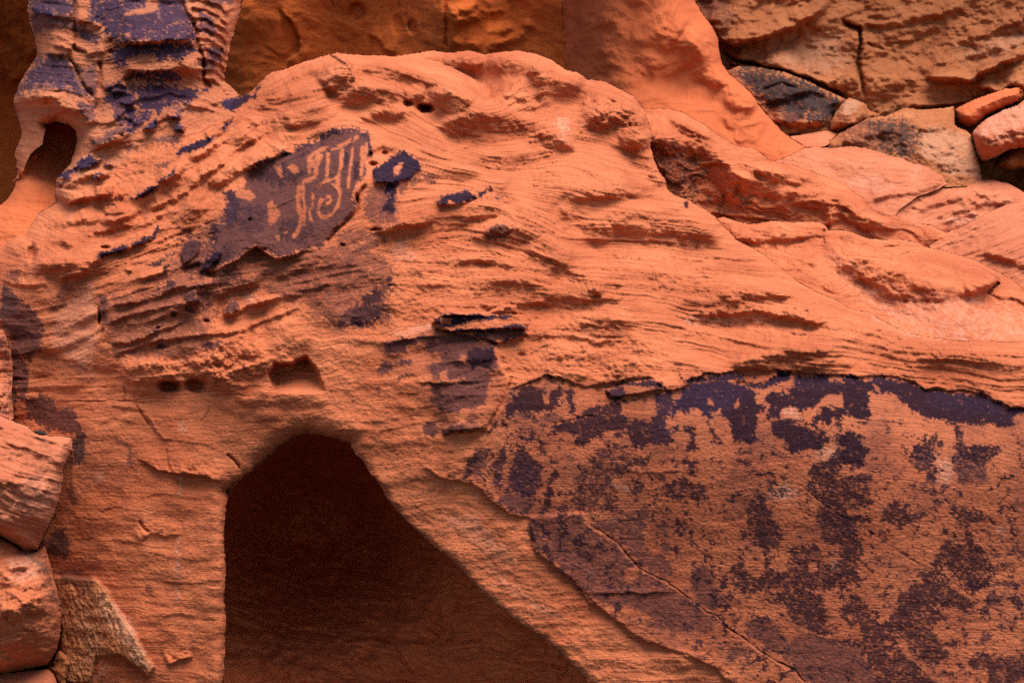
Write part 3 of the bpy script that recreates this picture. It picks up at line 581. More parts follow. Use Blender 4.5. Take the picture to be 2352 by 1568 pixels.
V(2, "P 130,760 200,740 260,800 300,900 400,880 420,960 250,960 300,1050 150,1130 140,1000|P 640,380 740,320 830,330 820,360 700,360 660,385|P 870,300 1000,230 1060,230 1030,270 920,310 880,325|P 1080,180 1250,120 1420,75 1450,100 1250,170 1160,200|P 700,480 740,440 880,380 1000,330 1150,270 1160,290 930,370 770,440 720,490|P 640,490 760,500 780,560 900,520 960,560 900,640 700,680 500,640 420,640 430,590|P 0,1350 90,1340 130,1300 200,1380 190,1450 60,1500 0,1480|P 0,1080 60,1065 80,1120 50,1200 0,1250", .8, 12, .45)
for w, wd in (("P 1200,350 1195,460 1190,560 1150,650",15),("P 1345,320 1330,480 1300,600 1290,690",16),("P 1455,290 1445,450 1420,600 1410,690",14),("P 1560,290 1550,450 1540,560",14),
  ("P 1190,862 1230,850 1215,800 1160,800 1110,850 1090,940 1110,1000 1170,1010 1240,980 1300,900 1330,800 1310,720 1250,670",14),("P 910,690 880,820 900,920 930,1000 900,1100 880,1170 840,1210",17),("P 1040,780 1030,880 1010,960 1030,1040",12),
  ("P 945,640 940,800 960,920 950,1090",13),("P 1000,420 1050,345 1150,300 1250,300 1400,235 1500,180",18),("P 1600,250 1590,440 1600,540",13),("P 960,640 1060,600 1080,480 1130,380",16),("P 1090,700 1160,640 1300,590",12)):
    F.stroke(0, w, wd / 3.6, .8, 3.5, True)
F.clear("P 655,480 700,480 715,560 750,590 700,608 680,570|P 780,485 830,440 880,450 885,530 855,540 820,520|P 810,1205 850,1200 850,1230 810,1240|P 650,1205 690,1205 690,1250 655,1250|P 580,850 620,840 660,900 700,980 600,1100 570,1000|P 240,700 400,720 440,790 400,860 330,830 260,780|P 1000,480 1040,400 1080,330 1150,360 1000,560|P 740,1160 780,1160 780,1190 745,1190", .75, 8)
V(0, "P 1150,395 1180,390 1170,500 1160,560 1170,630 1080,660 1090,580 1110,500 1150,470|P 960,690 1020,670 1020,900 1030,940 990,930 960,800|P 1235,370 1315,370 1290,500 1220,530 1230,450|P 1210,560 1280,540 1270,590 1210,615|P 1380,310 1420,315 1430,400 1410,470 1400,540 1405,610 1360,640 1390,690 1340,690 1330,600 1345,510 1370,430|P 1490,330 1530,330 1535,400 1520,500 1500,600 1490,660 1450,655 1450,580 1470,460|P 1570,490 1600,520 1590,570 1550,590", 1, 3, .2)
V(2, "P 1070,690 1150,655 1140,680 1060,740|P 1190,290 1300,260 1280,290 1230,310 1220,345 1190,345|P 1395,250 1430,225 1460,150 1465,190 1440,260 1400,280|P 1530,180 1560,140 1640,190 1655,260 1650,310 1640,350 1610,400 1600,390 1620,300 1620,200 1570,190 1540,205|P 1380,310 1420,315 1425,400 1400,480 1370,470|P 1480,450 1530,420 1500,600 1460,600", .8, 3, .3)
F.stroke(0, "P 1150,790 1180,720 1240,715 1275,770 1280,840 1250,900 1180,945 1140,935", 6, .95)
F.stroke(0, "P 1060,840 1075,900 1060,960 1080,1010", 6, .9)
F.stroke(0, "E 75,340 75,260 110,190 180,150 250,130", 9, .75); F.stroke(0, "E 120,420 200,420 290,370 310,280", 8, .5); F.stroke(0, "E 130,270 160,230 220,225 250,270 220,320 160,320 130,270", 6, .5)
V(2, "B 240,1130 300,1090 440,1010 490,1030 560,1090 550,1140 440,1210 400,1250 385,1300 300,1330 330,1230 240,1220|B 300,1330 375,1300 375,1430 280,1420", 1, 5, .25)
F.clear("B 370,1130 440,1080 420,1150 380,1175|B 300,1300 340,1290 320,1350 270,1400 220,1360", .9, 6)
V(0, "B 200,1240 390,1250 400,1490 260,1500 180,1450|B 560,1170 640,1160 660,1220 620,1235|B 390,1230 560,1150 560,1200 420,1300", .75, 9, .45)
V(2, "B 665,1340 690,1300 860,1270 930,1310 850,1360 780,1360 740,1330 720,1372 680,1372|B 940,1280 1000,1270 960,1310 940,1312|B 1000,1260 1020,1240 1040,1260 1020,1272|B 2290,1360 2335,1350 2335,1385", 1, 4, .2)
V(0, "B 980,1540 1070,1490 1170,1530 1100,1600 1000,1600|B 1050,1310 1110,1310 1060,1340", .85, 6, .3)
V(2, "E 340,400 380,380 390,410 350,430|E 290,370 320,345 370,360 350,390|E 140,520 160,475 260,430 280,430 300,470 280,500 250,530 200,530", .9, 6, .35)
V(0, "E 140,530 250,520 300,560 300,600 240,640 150,640 60,650 0,690 0,640 60,560", .95, 6, .25); V(2, "E 60,655 150,642 190,655 160,672 90,668", 1, 2, .1)
V(0, "E 640,700 900,720 1000,790 1240,745 1270,660 1150,690 700,690|E 310,790 470,750 640,730 780,720 900,740 1000,790 1060,810 1050,870 1070,950 1010,990 1030,1030 1000,1090 1000,1150 980,1200 930,1220 800,1240 690,1250 640,1200 620,1110 620,1050 740,1050 820,1035 850,1020 740,1040 690,1000 610,970 590,940 690,920 690,860 590,860 590,770 480,790 460,850 310,860|E 260,990 300,920 350,910 360,970 310,1000|E 385,920 420,895 500,900 480,920 400,940|E 420,1000 470,985 470,1020 400,1040|E 600,950 690,925 690,1030 640,1010|E 735,900 800,920 790,1050 740,1040 745,960|E 260,1080 290,1075 290,1110 260,1115|E 560,1340 640,1300 680,1360 640,1420 580,1400", .95, 6, .3)
V(2, "E 640,650 660,620 720,600 800,595 1000,600 1150,595 1180,610 1000,640 860,650 700,690|E 690,690 900,690 1100,675 1260,655 1250,690 1000,705 760,718|E 880,830 1050,820 1060,900 1000,960 960,940 900,960 870,900|E 1100,770 1200,745 1190,760 1090,795|E 990,795 1080,795 1060,808", 1, 4, .3)
F.clear("E 690,625 760,622 750,660 700,660|E 860,640 940,640 930,680 870,680|E 1090,640 1190,610 1240,640 1120,665|E 820,870 860,870 850,920 810,910|E 690,990 730,960 740,1050 700,1060", .85, 4)
V(2, "E 700,1390 720,1350 830,1330 850,1370 780,1395", .6, 5, .3); V(0, "E 700,1390 680,1340 830,1310 900,1260 960,1340 940,1370 780,1395", .7, 8, .4)
# lower left ledges and knobs
V(2, "D 650,190 740,165 830,130 860,135 850,165 760,200 690,230 650,220|D 875,120 990,80 1060,0 1080,20 1030,90 880,160|D 1340,250 1400,210 1450,160 1480,180 1450,240 1390,290 1340,310|D 1090,270 1130,267 1110,300 1090,305", 1, 4, .2)
V(0, "D 1200,190 1240,130 1300,90 1340,110 1330,170 1280,230 1220,270 1200,240|D 980,270 1060,230 1150,180 1170,190 1100,240 1020,275|D 1090,370 1150,360 1190,420 1130,440 1100,400|D 1220,460 1300,430 1330,500 1250,520|D 1490,560 1530,500 1590,510 1580,580 1500,600|D 1310,400 1380,390 1340,440|D 1230,550 1290,540 1290,590 1240,585|D 1340,520 1370,525 1360,560 1340,555|D 1380,80 1400,0 1540,0 1500,260 1480,160 1450,60|D 660,480 710,470 700,700 690,700|D 1330,790 1500,770 1440,830 1340,830", .95, 5, .3)
V(2, "D 1200,190 1240,130 1300,90 1340,110 1330,170 1280,230 1220,270 1200,240|D 1220,460 1300,430 1330,500 1250,520|D 1310,400 1380,390 1340,440|D 1230,550 1290,540 1290,590 1240,585", .55, 4, .3)
V(2, "D 1240,130 1290,100 1320,130 1280,170 1240,160|D 1480,160 1540,150 1520,230 1480,250|D 990,265 1060,230 1065,245 1000,275|D 1100,375 1150,365 1170,410 1120,410", .6, 5, .4)
V(3, "M 560,760 620,750 610,800 560,830|M 600,900 680,930 640,945 600,930|M 520,800 600,790 620,870 600,890", .6, 8, .6)
V(0, "D 480,900 600,930 640,1000 520,1010|D 400,1000 480,1010 470,1050 400,1040|D 1800,1010 2000,990 1980,1040 1820,1080", .3, 12, .6)
# column
V(2, "A 600,0 640,-100 1180,-100 1190,0 1240,100 1300,200 1310,280 1200,270 1000,260 860,290 760,270 690,240 700,170 590,150|A 780,320 830,300 1100,285 1280,290 1320,330 1200,400 1050,400 960,370 850,380 840,430 780,440 770,380|A 860,500 950,480 1150,465 1210,520 1130,560 1060,540 900,530 860,550|A 900,580 1100,560 1240,590 1380,600 1240,690 1130,700 1080,740 1000,740 930,730 910,650|A 930,730 1040,740 960,830 900,870 880,800|A 700,640 720,580 800,550 870,590 880,640 870,700 920,760 900,870 850,860 840,760 780,700 720,720", .95, 11, .42)
V(2, "A 960,860 1040,790 1070,800 1030,870 990,880|A 1120,760 1190,770 1200,790 1140,780|A 1170,870 1190,810 1240,840 1220,880 1190,885|A 1180,1030 1210,980 1300,940 1430,900 1400,950 1330,1000 1230,1030|A 1470,690 1500,660 1560,660 1680,620 1690,640 1600,720 1540,740 1490,710|A 1680,660 1720,570 1740,560 1700,660|A 1470,860 1550,780 1530,830 1490,880|A 890,1320 930,1280 1040,1230 1120,1160 1180,1110 1150,1160 1050,1250 950,1330|A 490,1120 540,1060 610,1030 640,1060 680,1060 620,1110 530,1140 470,1160 470,1200 390,1190 380,1160|A 620,1190 690,1150 700,1170 630,1205|A 700,1090 740,1085 740,1105 700,1110|A 370,1210 420,1210 400,1240|A 200,80 300,50 400,100 330,110", 1, 5, .25)
V(0, "A 200,-90 400,-90 480,80 500,150 600,200 680,250 640,300 560,270 500,200 350,180 220,220 200,100|A 100,640 230,400 330,370 430,380 500,460 560,560 600,640 500,640 400,600 250,600|A 530,470 640,420 660,560 640,650 570,580|A 520,680 640,700 640,800 540,780|A 600,950 800,830 830,900 620,980|A 1320,400 1420,400 1450,470 1380,480|A 1400,310 1500,300 1500,380 1430,370|A 1040,920 1190,900 1200,950 1060,960|A 1040,1100 1120,1080 1100,1120|A 1130,700 1290,740 1280,770 1120,740|A 1380,0 1560,-60 1560,20 1400,40|A 840,830 880,830 870,920 840,900|A 700,400 780,320 790,430 720,440", .85, 9, .4)
V(2, "A 200,-90 470,-90 500,60 480,120 330,60 230,120|A 190,480 330,400 430,430 540,590 420,600 300,540 170,580|A 700,0 1200,-90 1250,60 1310,250 1100,260 760,240|A 1060,290 1290,300 1310,340 1150,400|A 1330,60 1450,160 1420,260 1330,200|A 1370,300 1480,330 1460,420 1390,400|A 700,560 900,560 900,860 850,900 740,760", .8, 8, .45)
V(2, "A 500,200 600,220 680,260 640,290 560,270|A 220,400 330,370 430,390 480,450 330,450|A 520,690 640,700 620,720|A 430,560 560,600 620,640 520,640|A 200,20 330,0 400,60 300,90|A 830,980 870,980 850,1020|A 1210,1130 1250,1120 1250,1150", .6, 9, .5)
F.clear("A 1000,-50 1070,-60 1060,60 1000,90 830,110 870,70 960,50|A 880,390 1030,360 1040,400 960,440 880,430|A 840,225 860,225 860,250 830,245|A 660,300 740,240 750,300 700,340|A 690,420 760,400 780,500 680,540", .85, 7)
# lower right panel: purple varnish
V(2, "F 40,1090 180,1050 330,1045 440,1060 550,1110 560,1190 600,1200 570,1240 550,1380 570,1440 500,1450 400,1450 380,1370 370,1310 330,1270 300,1230 240,1250 250,1290 200,1280 170,1220 100,1230 40,1220 0,1240 0,1150 50,1150|F 60,1040 200,1010 360,985 410,985 400,1030 330,1035 200,1040 90,1060|F 410,1000 460,990 465,1035 420,1040|F 480,1060 540,1070 680,1005 690,978 780,978 760,1035 700,1060 620,1080 540,1090 480,1080|F 620,1115 680,1120 740,1130 810,1060 790,1020 900,1010 990,1005 1050,1040 1130,1040 1160,1010 1220,1015 1240,1035 1400,1020 1460,1030 1500,1050 1560,1040 1660,1080 1740,1115 1800,1110 1900,1130 2000,1125 2060,1130 2130,1175 2230,1208 2400,1230 2310,1260 2250,1290 2270,1330 2230,1350 2120,1330 2000,1320 1900,1330 1800,1310 1700,1290 1600,1240 1560,1200 1500,1150 1440,1110 1310,1110 1300,1190 1310,1260 1300,1290 1240,1310 1160,1250 1100,1260 1060,1220 960,1200 890,1220 860,1250 810,1240 780,1220 710,1230 700,1290 620,1310 610,1270 640,1220 610,1160|F 640,1350 640,1310 740,1290 830,1300 830,1340 900,1350 920,1390 1040,1400 1050,1440 960,1490 880,1490 840,1510 770,1520 760,1470 740,1440 640,1400|F 960,1210 1010,1200 1070,1240 1160,1220 1300,1260 1290,1290 1180,1270 1060,1290 1060,1360 1020,1330 970,1320 950,1360 920,1350 910,1300 970,1260|F 1080,1450 1130,1430 1110,1390 1170,1370 1220,1400 1270,1400 1280,1420 1230,1430 1270,1480 1300,1490 1260,1600 1080,1600 1120,1500", 1, 7, .32)
V(2, "F 40,1350 90,1325 150,1340 150,1400 130,1430 165,1490 100,1500 80,1450 110,1420 70,1380|F 200,1310 240,1300 250,1360 290,1390 290,1440 320,1450 270,1480 240,1450 260,1400 230,1350|F 1510,1395 1600,1405 1700,1430 1750,1390 1800,1440 1790,1490 1730,1470 1700,1500 1690,1568 1570,1568 1600,1480 1690,1440 1600,1420|F 1870,1350 1910,1340 1930,1380 1940,1430 1960,1480 2190,1470 2190,1510 2090,1568 1900,1568 1890,1500|F 400,1500 500,1490 520,1510 430,1530|I 900,170 930,100 1030,90 1060,20 1120,0 1270,0 1280,130 1230,130 1130,100 1110,180 1020,200 960,200", .95, 7, .45)
V(2, "I 920,160 1130,190 1330,190 1310,330 1220,430 1300,490 1215,530 1255,640 1270,730 1220,760 1240,880 1130,930 1000,960 870,930 750,930 540,970 430,950 360,830 440,740 500,830 560,870 640,800 760,830 760,760 780,680 840,640 960,645 990,720 980,780 1060,800 1110,740 1070,690 1080,640 980,600 1000,540 940,480 960,400 980,350 920,300|I 500,330 580,290 620,320 610,390 660,440 640,490 710,540 720,640 690,680 640,680 660,730 620,830 610,780 590,680 520,640 500,560 490,440 480,380|I 600,1010 720,960 870,930 1000,990 1020,1150 1090,1210 1050,1260 960,1250 880,1200 790,1170 760,1100 730,1030 650,1040|I 1720,770 1780,680 1820,600 1870,620 1930,650 1960,640 1940,560 1990,550 2000,640 2090,700 2120,760 2110,830 2050,870 2120,850 2110,920 1980,960 1900,930 1950,890 1870,850 1800,800 1750,810|I 1380,430 1440,380 1500,350 1510,400 1640,430 1690,440 1630,480 1540,520 1500,540 1450,500 1370,490|I 1880,460 1930,400 2000,420 2090,460 2010,490 1930,500 1910,520|I 1640,255 1770,290 1740,312 1690,290", .9, 9, .5)
V(2, "I 1090,1100 1130,1020 1220,960 1290,1030 1330,1150 1420,1160 1460,1100 1480,1040 1530,950 1600,900 1600,850 1640,810 1720,820 1830,860 1850,930 1990,1020 2000,1080 1880,1060 1790,1050 1700,1060 1760,1100 1840,1130 1800,1160 1680,1170 1600,1190 1700,1190 1780,1290 1900,1310 1800,1330 1870,1390 1790,1420 1700,1450 1600,1370 1500,1260 1470,1280 1550,1400 1640,1470 1760,1568 1760,1660 1400,1660 1300,1440 1270,1330 1100,1300 1240,1260 1240,1170 1190,1190 1150,1170|I 1960,1430 2040,1350 2130,1370 2220,1390 2250,1370 2400,1460 2400,1660 2100,1660 2090,1480 2000,1490|I 0,220 90,180 100,230 200,250 220,310 250,360 200,370 120,330 40,340 -60,350 -60,230|I 70,90 160,80 150,150 130,180 90,170|I 430,80 520,90 510,130 450,110|I 360,330 400,330 410,380 360,370|I 240,70 300,50 290,70|I 500,165 640,160 640,185 520,190|I 30,500 80,480 100,540 50,580", .88, 9, .5)
V(0, "I 1870,0 2090,0 2090,230 2000,230 1880,260 1900,200 1860,110|I 1570,100 1600,0 1720,0 1740,230 1700,270 1640,240 1690,160 1620,130|I 2050,1000 2120,970 2200,1010 2150,1050 2060,1030|I 2230,960 2310,970 2330,1050 2260,1060|I 2110,770 2260,770 2260,800 2120,800|I 2040,1040 2110,1060 2120,1160 2060,1110|I 2040,1250 2100,1230 2110,1280 2050,1300|I 2200,1140 2280,1150 2280,1180 2210,1170|I 1960,900 2400,890 2400,925 1980,930|I 2110,690 2400,690 2400,720 2120,720", .95, 9, .45)
V(2, "I 1880,0 2080,0 2080,120 1900,140|I 1650,0 1720,0 1735,200 1690,220|I 2060,1000 2190,1010 2140,1040|I 2240,970 2310,980 2310,1040 2260,1050", .7, 9, .5)
V(0, "I 460,1160 560,1120 640,1130 690,1180 760,1290 900,1240 1050,1280 1100,1290 1250,1320 1320,1450 1400,1660 1000,1660 880,1540 780,1440 640,1350 500,1240|I 110,860 180,760 240,810 270,900 320,980 350,1030 280,1060 190,1060 110,930|I 370,1310 420,1300 500,1370 550,1420 510,1440 440,1390 340,1440 340,1370", .85, 9, .4)
V(0, "I 0,960 80,1000 240,1130 240,1220 150,1250 0,1210|H 1280,500 1380,470 1440,440 1610,440 1680,520 1780,580 1860,640 1930,720 2000,800 2100,850 2200,910 2300,990 2335,1050 2335,1220 2200,1230 2060,1200 2100,1130 2000,1080 1850,1060 1750,1040 1650,960 1560,870 1480,790 1420,740 1340,680 1300,640 1280,580", .8, 12, .42)
V(2, "H 1480,560 1700,600 1800,720 1700,760 1500,700 1400,600|H 2100,1100 2240,1100 2250,1210 2160,1200", .35, 14, .6)
V(0, "H 1690,500 1900,450 1950,440 2040,390 2090,400 2090,450 2050,520 2060,640 2100,720 2150,710 2230,760 2230,860 2150,850 2050,800 1980,730 1900,650 1800,570|H 2130,530 2190,480 2200,560 2210,620 2230,680 2150,720 2160,580", .85, 10, .45)
V(0, "H 840,150 900,60 930,0 1020,0 1000,100 970,180 900,200 830,200|H 1070,330 1120,300 1320,300 1330,340 1300,430 1240,440 1180,430 1120,400", .9, 6, .3)
V(2, "H 1040,110 1080,20 1110,0 1130,40 1120,90 1090,170 1100,200 1060,270 1030,240|H 1180,30 1230,0 1270,40 1310,70 1380,120 1350,190 1360,230 1330,270 1330,310 1120,300 1140,220 1170,130|H 1420,170 1450,130 1490,170 1480,210 1430,250 1440,290 1420,380 1390,440 1360,430 1380,300 1400,240", .9, 6, .42)
V(2, "H 1470,420 1500,350 1560,320 1540,290 1600,270 1570,210 1640,150 1700,70 1720,0 1780,0 1800,40 1870,30 1900,10 1960,40 2040,70 2100,120 2080,150 1950,130 1890,180 1830,180 1830,220 1860,290 1850,330 1880,400 1900,440 1870,420 1640,425|H 1970,200 2010,230 2050,260 2040,290 1990,320 1950,300|H 2150,270 2240,220 2335,260 2335,360 2250,350 2200,340 2160,310|H 2110,350 2140,330 2140,370 2110,370|H 2120,190 2180,180 2180,210 2130,210", .85, 10, .55)
V(2, "E 1120,1230 1180,1130 1220,1080 1290,1070 1360,1110 1420,1110 1460,1080 1490,1110 1470,1200 1400,1240 1290,1250 1200,1240 1130,1270|E 1530,1110 1560,1090 1580,1120 1590,1250 1540,1250 1530,1190|E 1790,1110 1850,1080 1950,1060 2080,1030 2170,1045 2180,1075 2050,1090 1950,1090 1900,1160 1830,1150 1800,1140", .95, 7, .3)
V(0, "E 1340,1280 1480,1240 1480,1300 1400,1330 1340,1310|E 1120,1230 1290,1250 1300,1290 1130,1275", .8, 7, .4)
V(2, "E 1410,1340 1600,1290 1660,1220 1740,1200 1830,1180 1900,1180 1900,1260 1960,1290 2040,1310 2120,1280 2130,1180 2110,1130 2180,1110 2220,1100 2240,1160 2335,1130 2335,1250 2210,1260 2200,1340 2240,1440 2200,1490 2100,1450 2020,1490 1960,1470 1930,1400 1900,1370 1800,1390 1700,1430 1640,1480 1560,1450 1590,1400 1470,1380", .95, 8, .4)
sp = sm((F.nE * .9 + F.nM * .55 + .35 * fbm(F.U / 150, F.V / 260, 3, 201) + .3 * fbm(F.U / 26, F.V / 120, 3, 203) - .30) / .10) * m_panel * .92
F.paint[..., 2] = np.maximum(F.paint[..., 2], sp)
wash = sm((fbm(F.U / 130, F.V / 90, 4, 207) + .5 * F.nE + .25) / .9) * m_panel * .42
F.paint[..., 0] = np.maximum(F.paint[..., 0], wash)
F.clear("F 230,1150 270,1170 260,1200 230,1190|F 410,1160 430,1150 430,1220 400,1220|F 930,1225 1020,1130 1130,1125 1130,1210 1060,1205 960,1205|F 1330,1060 1380,1080 1370,1100 1340,1095|F 720,1220 830,1230 830,1280 720,1280|I 1150,410 1220,410 1220,440 1160,450|I 900,770 950,760 960,810 900,820|I 1160,1100 1200,1110 1190,1150 1170,1140|H 1910,810 2000,780 2010,860 1960,910 1920,880|E 1950,1180 2000,1200 2020,1270 1960,1280|E 2060,1180 2110,1180 2120,1270 2060,1280|E 1910,1075 1990,1075 2070,1080 2080,1110 2000,1120 1900,1110|E 1370,1130 1420,1120 1410,1200 1380,1190|I 1600,860 1650,860 1660,900 1620,900|I 1400,1285 1460,1290 1440,1310 1400,1310|I 1420,1360 1470,1360 1450,1400|I 1010,1000 1100,1050 1090,1110 1040,1100 1020,1050", .9, 5)
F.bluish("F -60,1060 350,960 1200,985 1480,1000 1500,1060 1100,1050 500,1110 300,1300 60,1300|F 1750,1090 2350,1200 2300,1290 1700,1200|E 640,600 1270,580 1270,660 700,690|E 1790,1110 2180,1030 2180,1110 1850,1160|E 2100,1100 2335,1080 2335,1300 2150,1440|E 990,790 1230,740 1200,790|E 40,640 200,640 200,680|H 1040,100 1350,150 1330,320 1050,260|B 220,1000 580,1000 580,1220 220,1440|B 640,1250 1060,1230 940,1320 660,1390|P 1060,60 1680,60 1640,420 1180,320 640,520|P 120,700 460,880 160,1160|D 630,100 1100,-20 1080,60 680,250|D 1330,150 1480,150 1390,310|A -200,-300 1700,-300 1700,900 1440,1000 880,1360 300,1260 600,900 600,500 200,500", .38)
F.stroke(3, "F 480,1060 500,1080 620,1085", 2, .7)
# pale scars and dusty patches
for w, s_ in [("D 370,600 480,500 600,350 650,500 650,700 620,1000 450,900 330,750",.4),("I 700,230 790,250 820,300 770,350 640,330",.8),("F 720,1235 800,1225 830,1270 740,1285",.8),("F 960,1490 1060,1450 1120,1500 1090,1568 960,1568",.55),
 ("I 1750,60 1860,80 1870,200 1820,240 1760,220",.55),("I 2160,520 2220,540 2200,580 2150,570",.6),("H 1800,210 1870,230 1960,280 1920,290",.7),("G 640,1050 700,970 850,1120 960,1360 1000,1460 900,1420 800,1270 700,1180",.8),("G 480,1000 600,1060 640,1200 700,1330 600,1400 520,1200",.5),
 ("D 270,1180 340,1160 370,1220 340,1290 290,1260",.8),("D 410,1220 450,1200 470,1290 430,1300",.7),("D 1190,1330 1225,1330 1220,1360 1190,1355",.9),("G 680,1440 710,1450 690,1540 675,1530",.8),("Z 1285,270 1305,280 1300,310 1290,330",.8),
 ("E 380,740 520,670 620,660 640,690 480,750",.5),("P 1800,1360 2000,1250 2100,1400 1950,1450",.4),("F 1050,200 1100,350 1250,450 1500,640 1800,750 1600,740 1300,600 1100,450",.5),("F 60,620 400,610 700,600 400,640 60,655",.6),
 ("H 700,470 900,440 1060,600 1200,760 1100,760 900,620",.3),("H 1000,780 1260,980 1500,1130 1400,1130 1100,900",.3),("M 1330,430 1420,500 1400,580 1340,560",.5),("D 1620,480 1700,470 1690,540 1630,530",.5),("I 1040,770 1080,770 1080,800 1050,800|I 1170,780 1200,780 1200,810 1180,810|I 1000,860 1040,870 1010,890|I 1330,840 1370,850 1350,870".split('|')[0],.9),("H 1820,470 1850,470 1840,500 1820,490",.8),("H 1660,800 1690,810 1680,840 1665,830",.7)]:
    V(1, w, s_ * .7, 14, .4, 8)

LEG_HOLE = W("A 305,840 380,812 450,830 505,875 515,925 500,990 470,1090 420,1140 378,1190 370,1300 378,1350 240,1430 160,1545 D 0,150 -300,180 Z -900,480 -900,300 A -300,1190 60,1240 105,1195 130,1190 200,1030 285,960")
ARCH = W("Z 512,1900 G 1490,1568 1500,1350 1510,1150 1495,1000 1510,800 1500,720 1495,560 1505,430 1515,345 1535,285 1575,235 1632,182 1700,134 1770,78 1840,15 D 1960,1410 2050,1385 2150,1400 2270,1430 2335,1460 H 90,0 160,80 290,260 360,380 480,510 640,650 730,710 880,870 1000,1000 1200,1160 1380,1280 1480,1360 1560,1450 1700,1568 Z 1480,1700 1700,1900")
ARCH = chaikin(ARCH)
OUT = W("A 190,-400 190,0 180,60 200,180 240,300 240,380 200,430 130,550 95,640 85,690 110,770 140,870 135,920 100,1000 105,1060 115,1150 100,1195 60,1240 Z -900,540 -900,1900 3300,1900 F 4500,800 2335,780 2100,775 1900,770 1700,745 1560,720 1400,640 1300,580 1170,555 1080,500 960,450 850,390 760,320 700,270 560,170 420,100 340,0 C 390,1568 330,1510 280,1450 200,1390 100,1340 0,1300 B 2200,1260 2190,1200 2150,1150 2110,1060 2090,980 2090,860 2040,720 1980,640 1880,590 1780,540 1670,530 1600,480 1530,470 1430,400 1330,360 1200,337 1060,350 980,362 880,335 760,350 700,345 620,335 540,350 380,375 250,370 100,365 0,350 A 2230,355 2130,380 2000,420 1900,460 1810,480 1770,510 1720,560 1660,620 1605,640 1560,590 1500,540 1510,450 1530,330 1560,220 1600,100 1620,0 1640,-400")
EDGES = [("A 190,-300 190,0 180,60 200,180 240,300 240,380 200,430 130,550 95,640 85,690 110,770 140,870 135,920 100,1000 105,1060 115,1150 100,1195", 60, .5),
 ("A 1640,-300 1620,0 1600,100 1560,220 1530,330 1510,450 1500,540 1560,590", 70, .6),
 ("A 1560,590 1605,640 1660,620 1720,560 1770,510 1810,480 1900,460 2000,420 2130,380 2230,355 B 0,350 100,365 250,370 380,375 540,350 620,335 700,345 760,350 880,335 980,362 1060,350 1200,337 1330,360 1430,400 1530,470 1600,480 1670,530 1780,540 1880,590 1980,640 2040,720", 36, .4),
 ("B 2040,720 2090,860 2090,980 2110,1060 2150,1150 2190,1200 2200,1260 C 0,1300 100,1340 200,1390 280,1450 330,1510 390,1568 F 340,0 420,100 560,170 700,270 760,320 850,390 960,450 1080,500 1170,555 1300,580 1400,640 1560,720 1700,745 1900,770 2100,775 2335,780 3300,800", 44, .22),
 ("Z 512,1800 G 1490,1568 1500,1350 1510,1150 1495,1000 1510,800 1500,720 1495,560 1510,400 1520,290", 30, .15),
 ("G 1520,290 1560,240 1700,130 1840,10 D 1960,1410 2050,1385 2150,1400 2270,1430 2335,1460", 44, .24),
 ("D 2335,1460 H 90,0 160,80 290,260 360,380 480,510 640,650 730,710 880,870 1000,1000 1200,1160 1380,1280 1480,1360 1560,1450 1700,1568 1850,1700", 18, .07),
 ("A 160,1545 240,1430 378,1350 370,1300 378,1190 420,1140 470,1090 500,990 515,925 505,875 450,830 380,812 305,840", 30, .25)]
F.surface(OUT, EDGES, [ARCH, LEG_HOLE], 2.0)

col_m = region(F, "-400,-400 700,-400 600,150 545,212 520,270 430,310 330,335 250,400 190,425 130,470 -400,500") & F.fq
rest = F.fq & ~col_m
panel = region(F, "E 1000,1370 1100,1220 1140,1090 1240,1060 1380,990 1560,1030 1760,1060 1850,1030 2080,1010 2230,1090 F 0,1080 60,1040 200,985 350,970 680,960 780,970 1000,995 1480,998 1680,1080 1820,1100 1920,1085 2060,1105 2250,1205 3600,1300 Z 3200,1900 1780,1900 I 420,1568 300,1480 200,1430 100,1360 0,1350 H 2200,1330 2060,1290 1920,1190 1760,1080 1620,940 1560,870 1440,790 1320,690 1270,580 1270,465 1170,440 1070,380 950,260 820,215") & rest
shelf = region(F, "E 310,790 470,750 640,730 760,718 1000,790 1060,810 1050,870 1075,950 1130,1010 1050,1250 990,1370 700,1395 620,1200 560,1000 400,1000 260,990") & rest & ~panel
pet = region(F, "P 130,700 360,560 500,420 870,290 1400,90 1640,160 1640,520 1600,640 1500,800 1400,1050 1170,1300 1000,1332 640,1432 470,1300 210,1470 0,1560 0,1090 110,1060") & rest
plateB = region(F, "P 1640,640 1660,540 1990,320 2180,440 2150,540 2000,620 1890,720 1880,980 1930,1110 1640,1150 1600,1000") & rest & ~pet
leg = region(F, "-900,930 300,915 430,925 560,1010 640,1010 545,1100 515,1200 560,1900 -900,1900") & rest
flake = region(F, "G 310,850 640,870 720,960 800,1100 960,1360 1030,1460 990,1530 800,1380 640,1400 600,1700 380,1700 410,1200") & leg
leg &= ~flake
ledges = [region(F, w) & rest & ~panel & ~shelf & ~pet for w in (
 "E 640,650 660,620 690,575 740,570 1000,580 1130,540 1190,545 1270,650 1250,740 1190,765 1080,800 1000,770 760,718",
 "D 640,190 740,160 900,100 1060,-10 1085,20 1030,95 880,165 690,235 650,225", "B 660,1340 690,1295 860,1265 1000,1265 1045,1240 1040,1270 930,1315 850,1365 670,1382",
 "A 880,1320 930,1275 1040,1225 1190,1105 1150,1165 1050,1255 950,1335")]
body = rest.copy()
for r in [panel, shelf, pet, plateB, leg, flake] + ledges: body &= ~r
o0 = base_of(F, rest)
root = tag(empty("arch_rock", o0), "large red sandstone mass pierced by a dark arch, with carved varnished panels on its face", "rock arch")
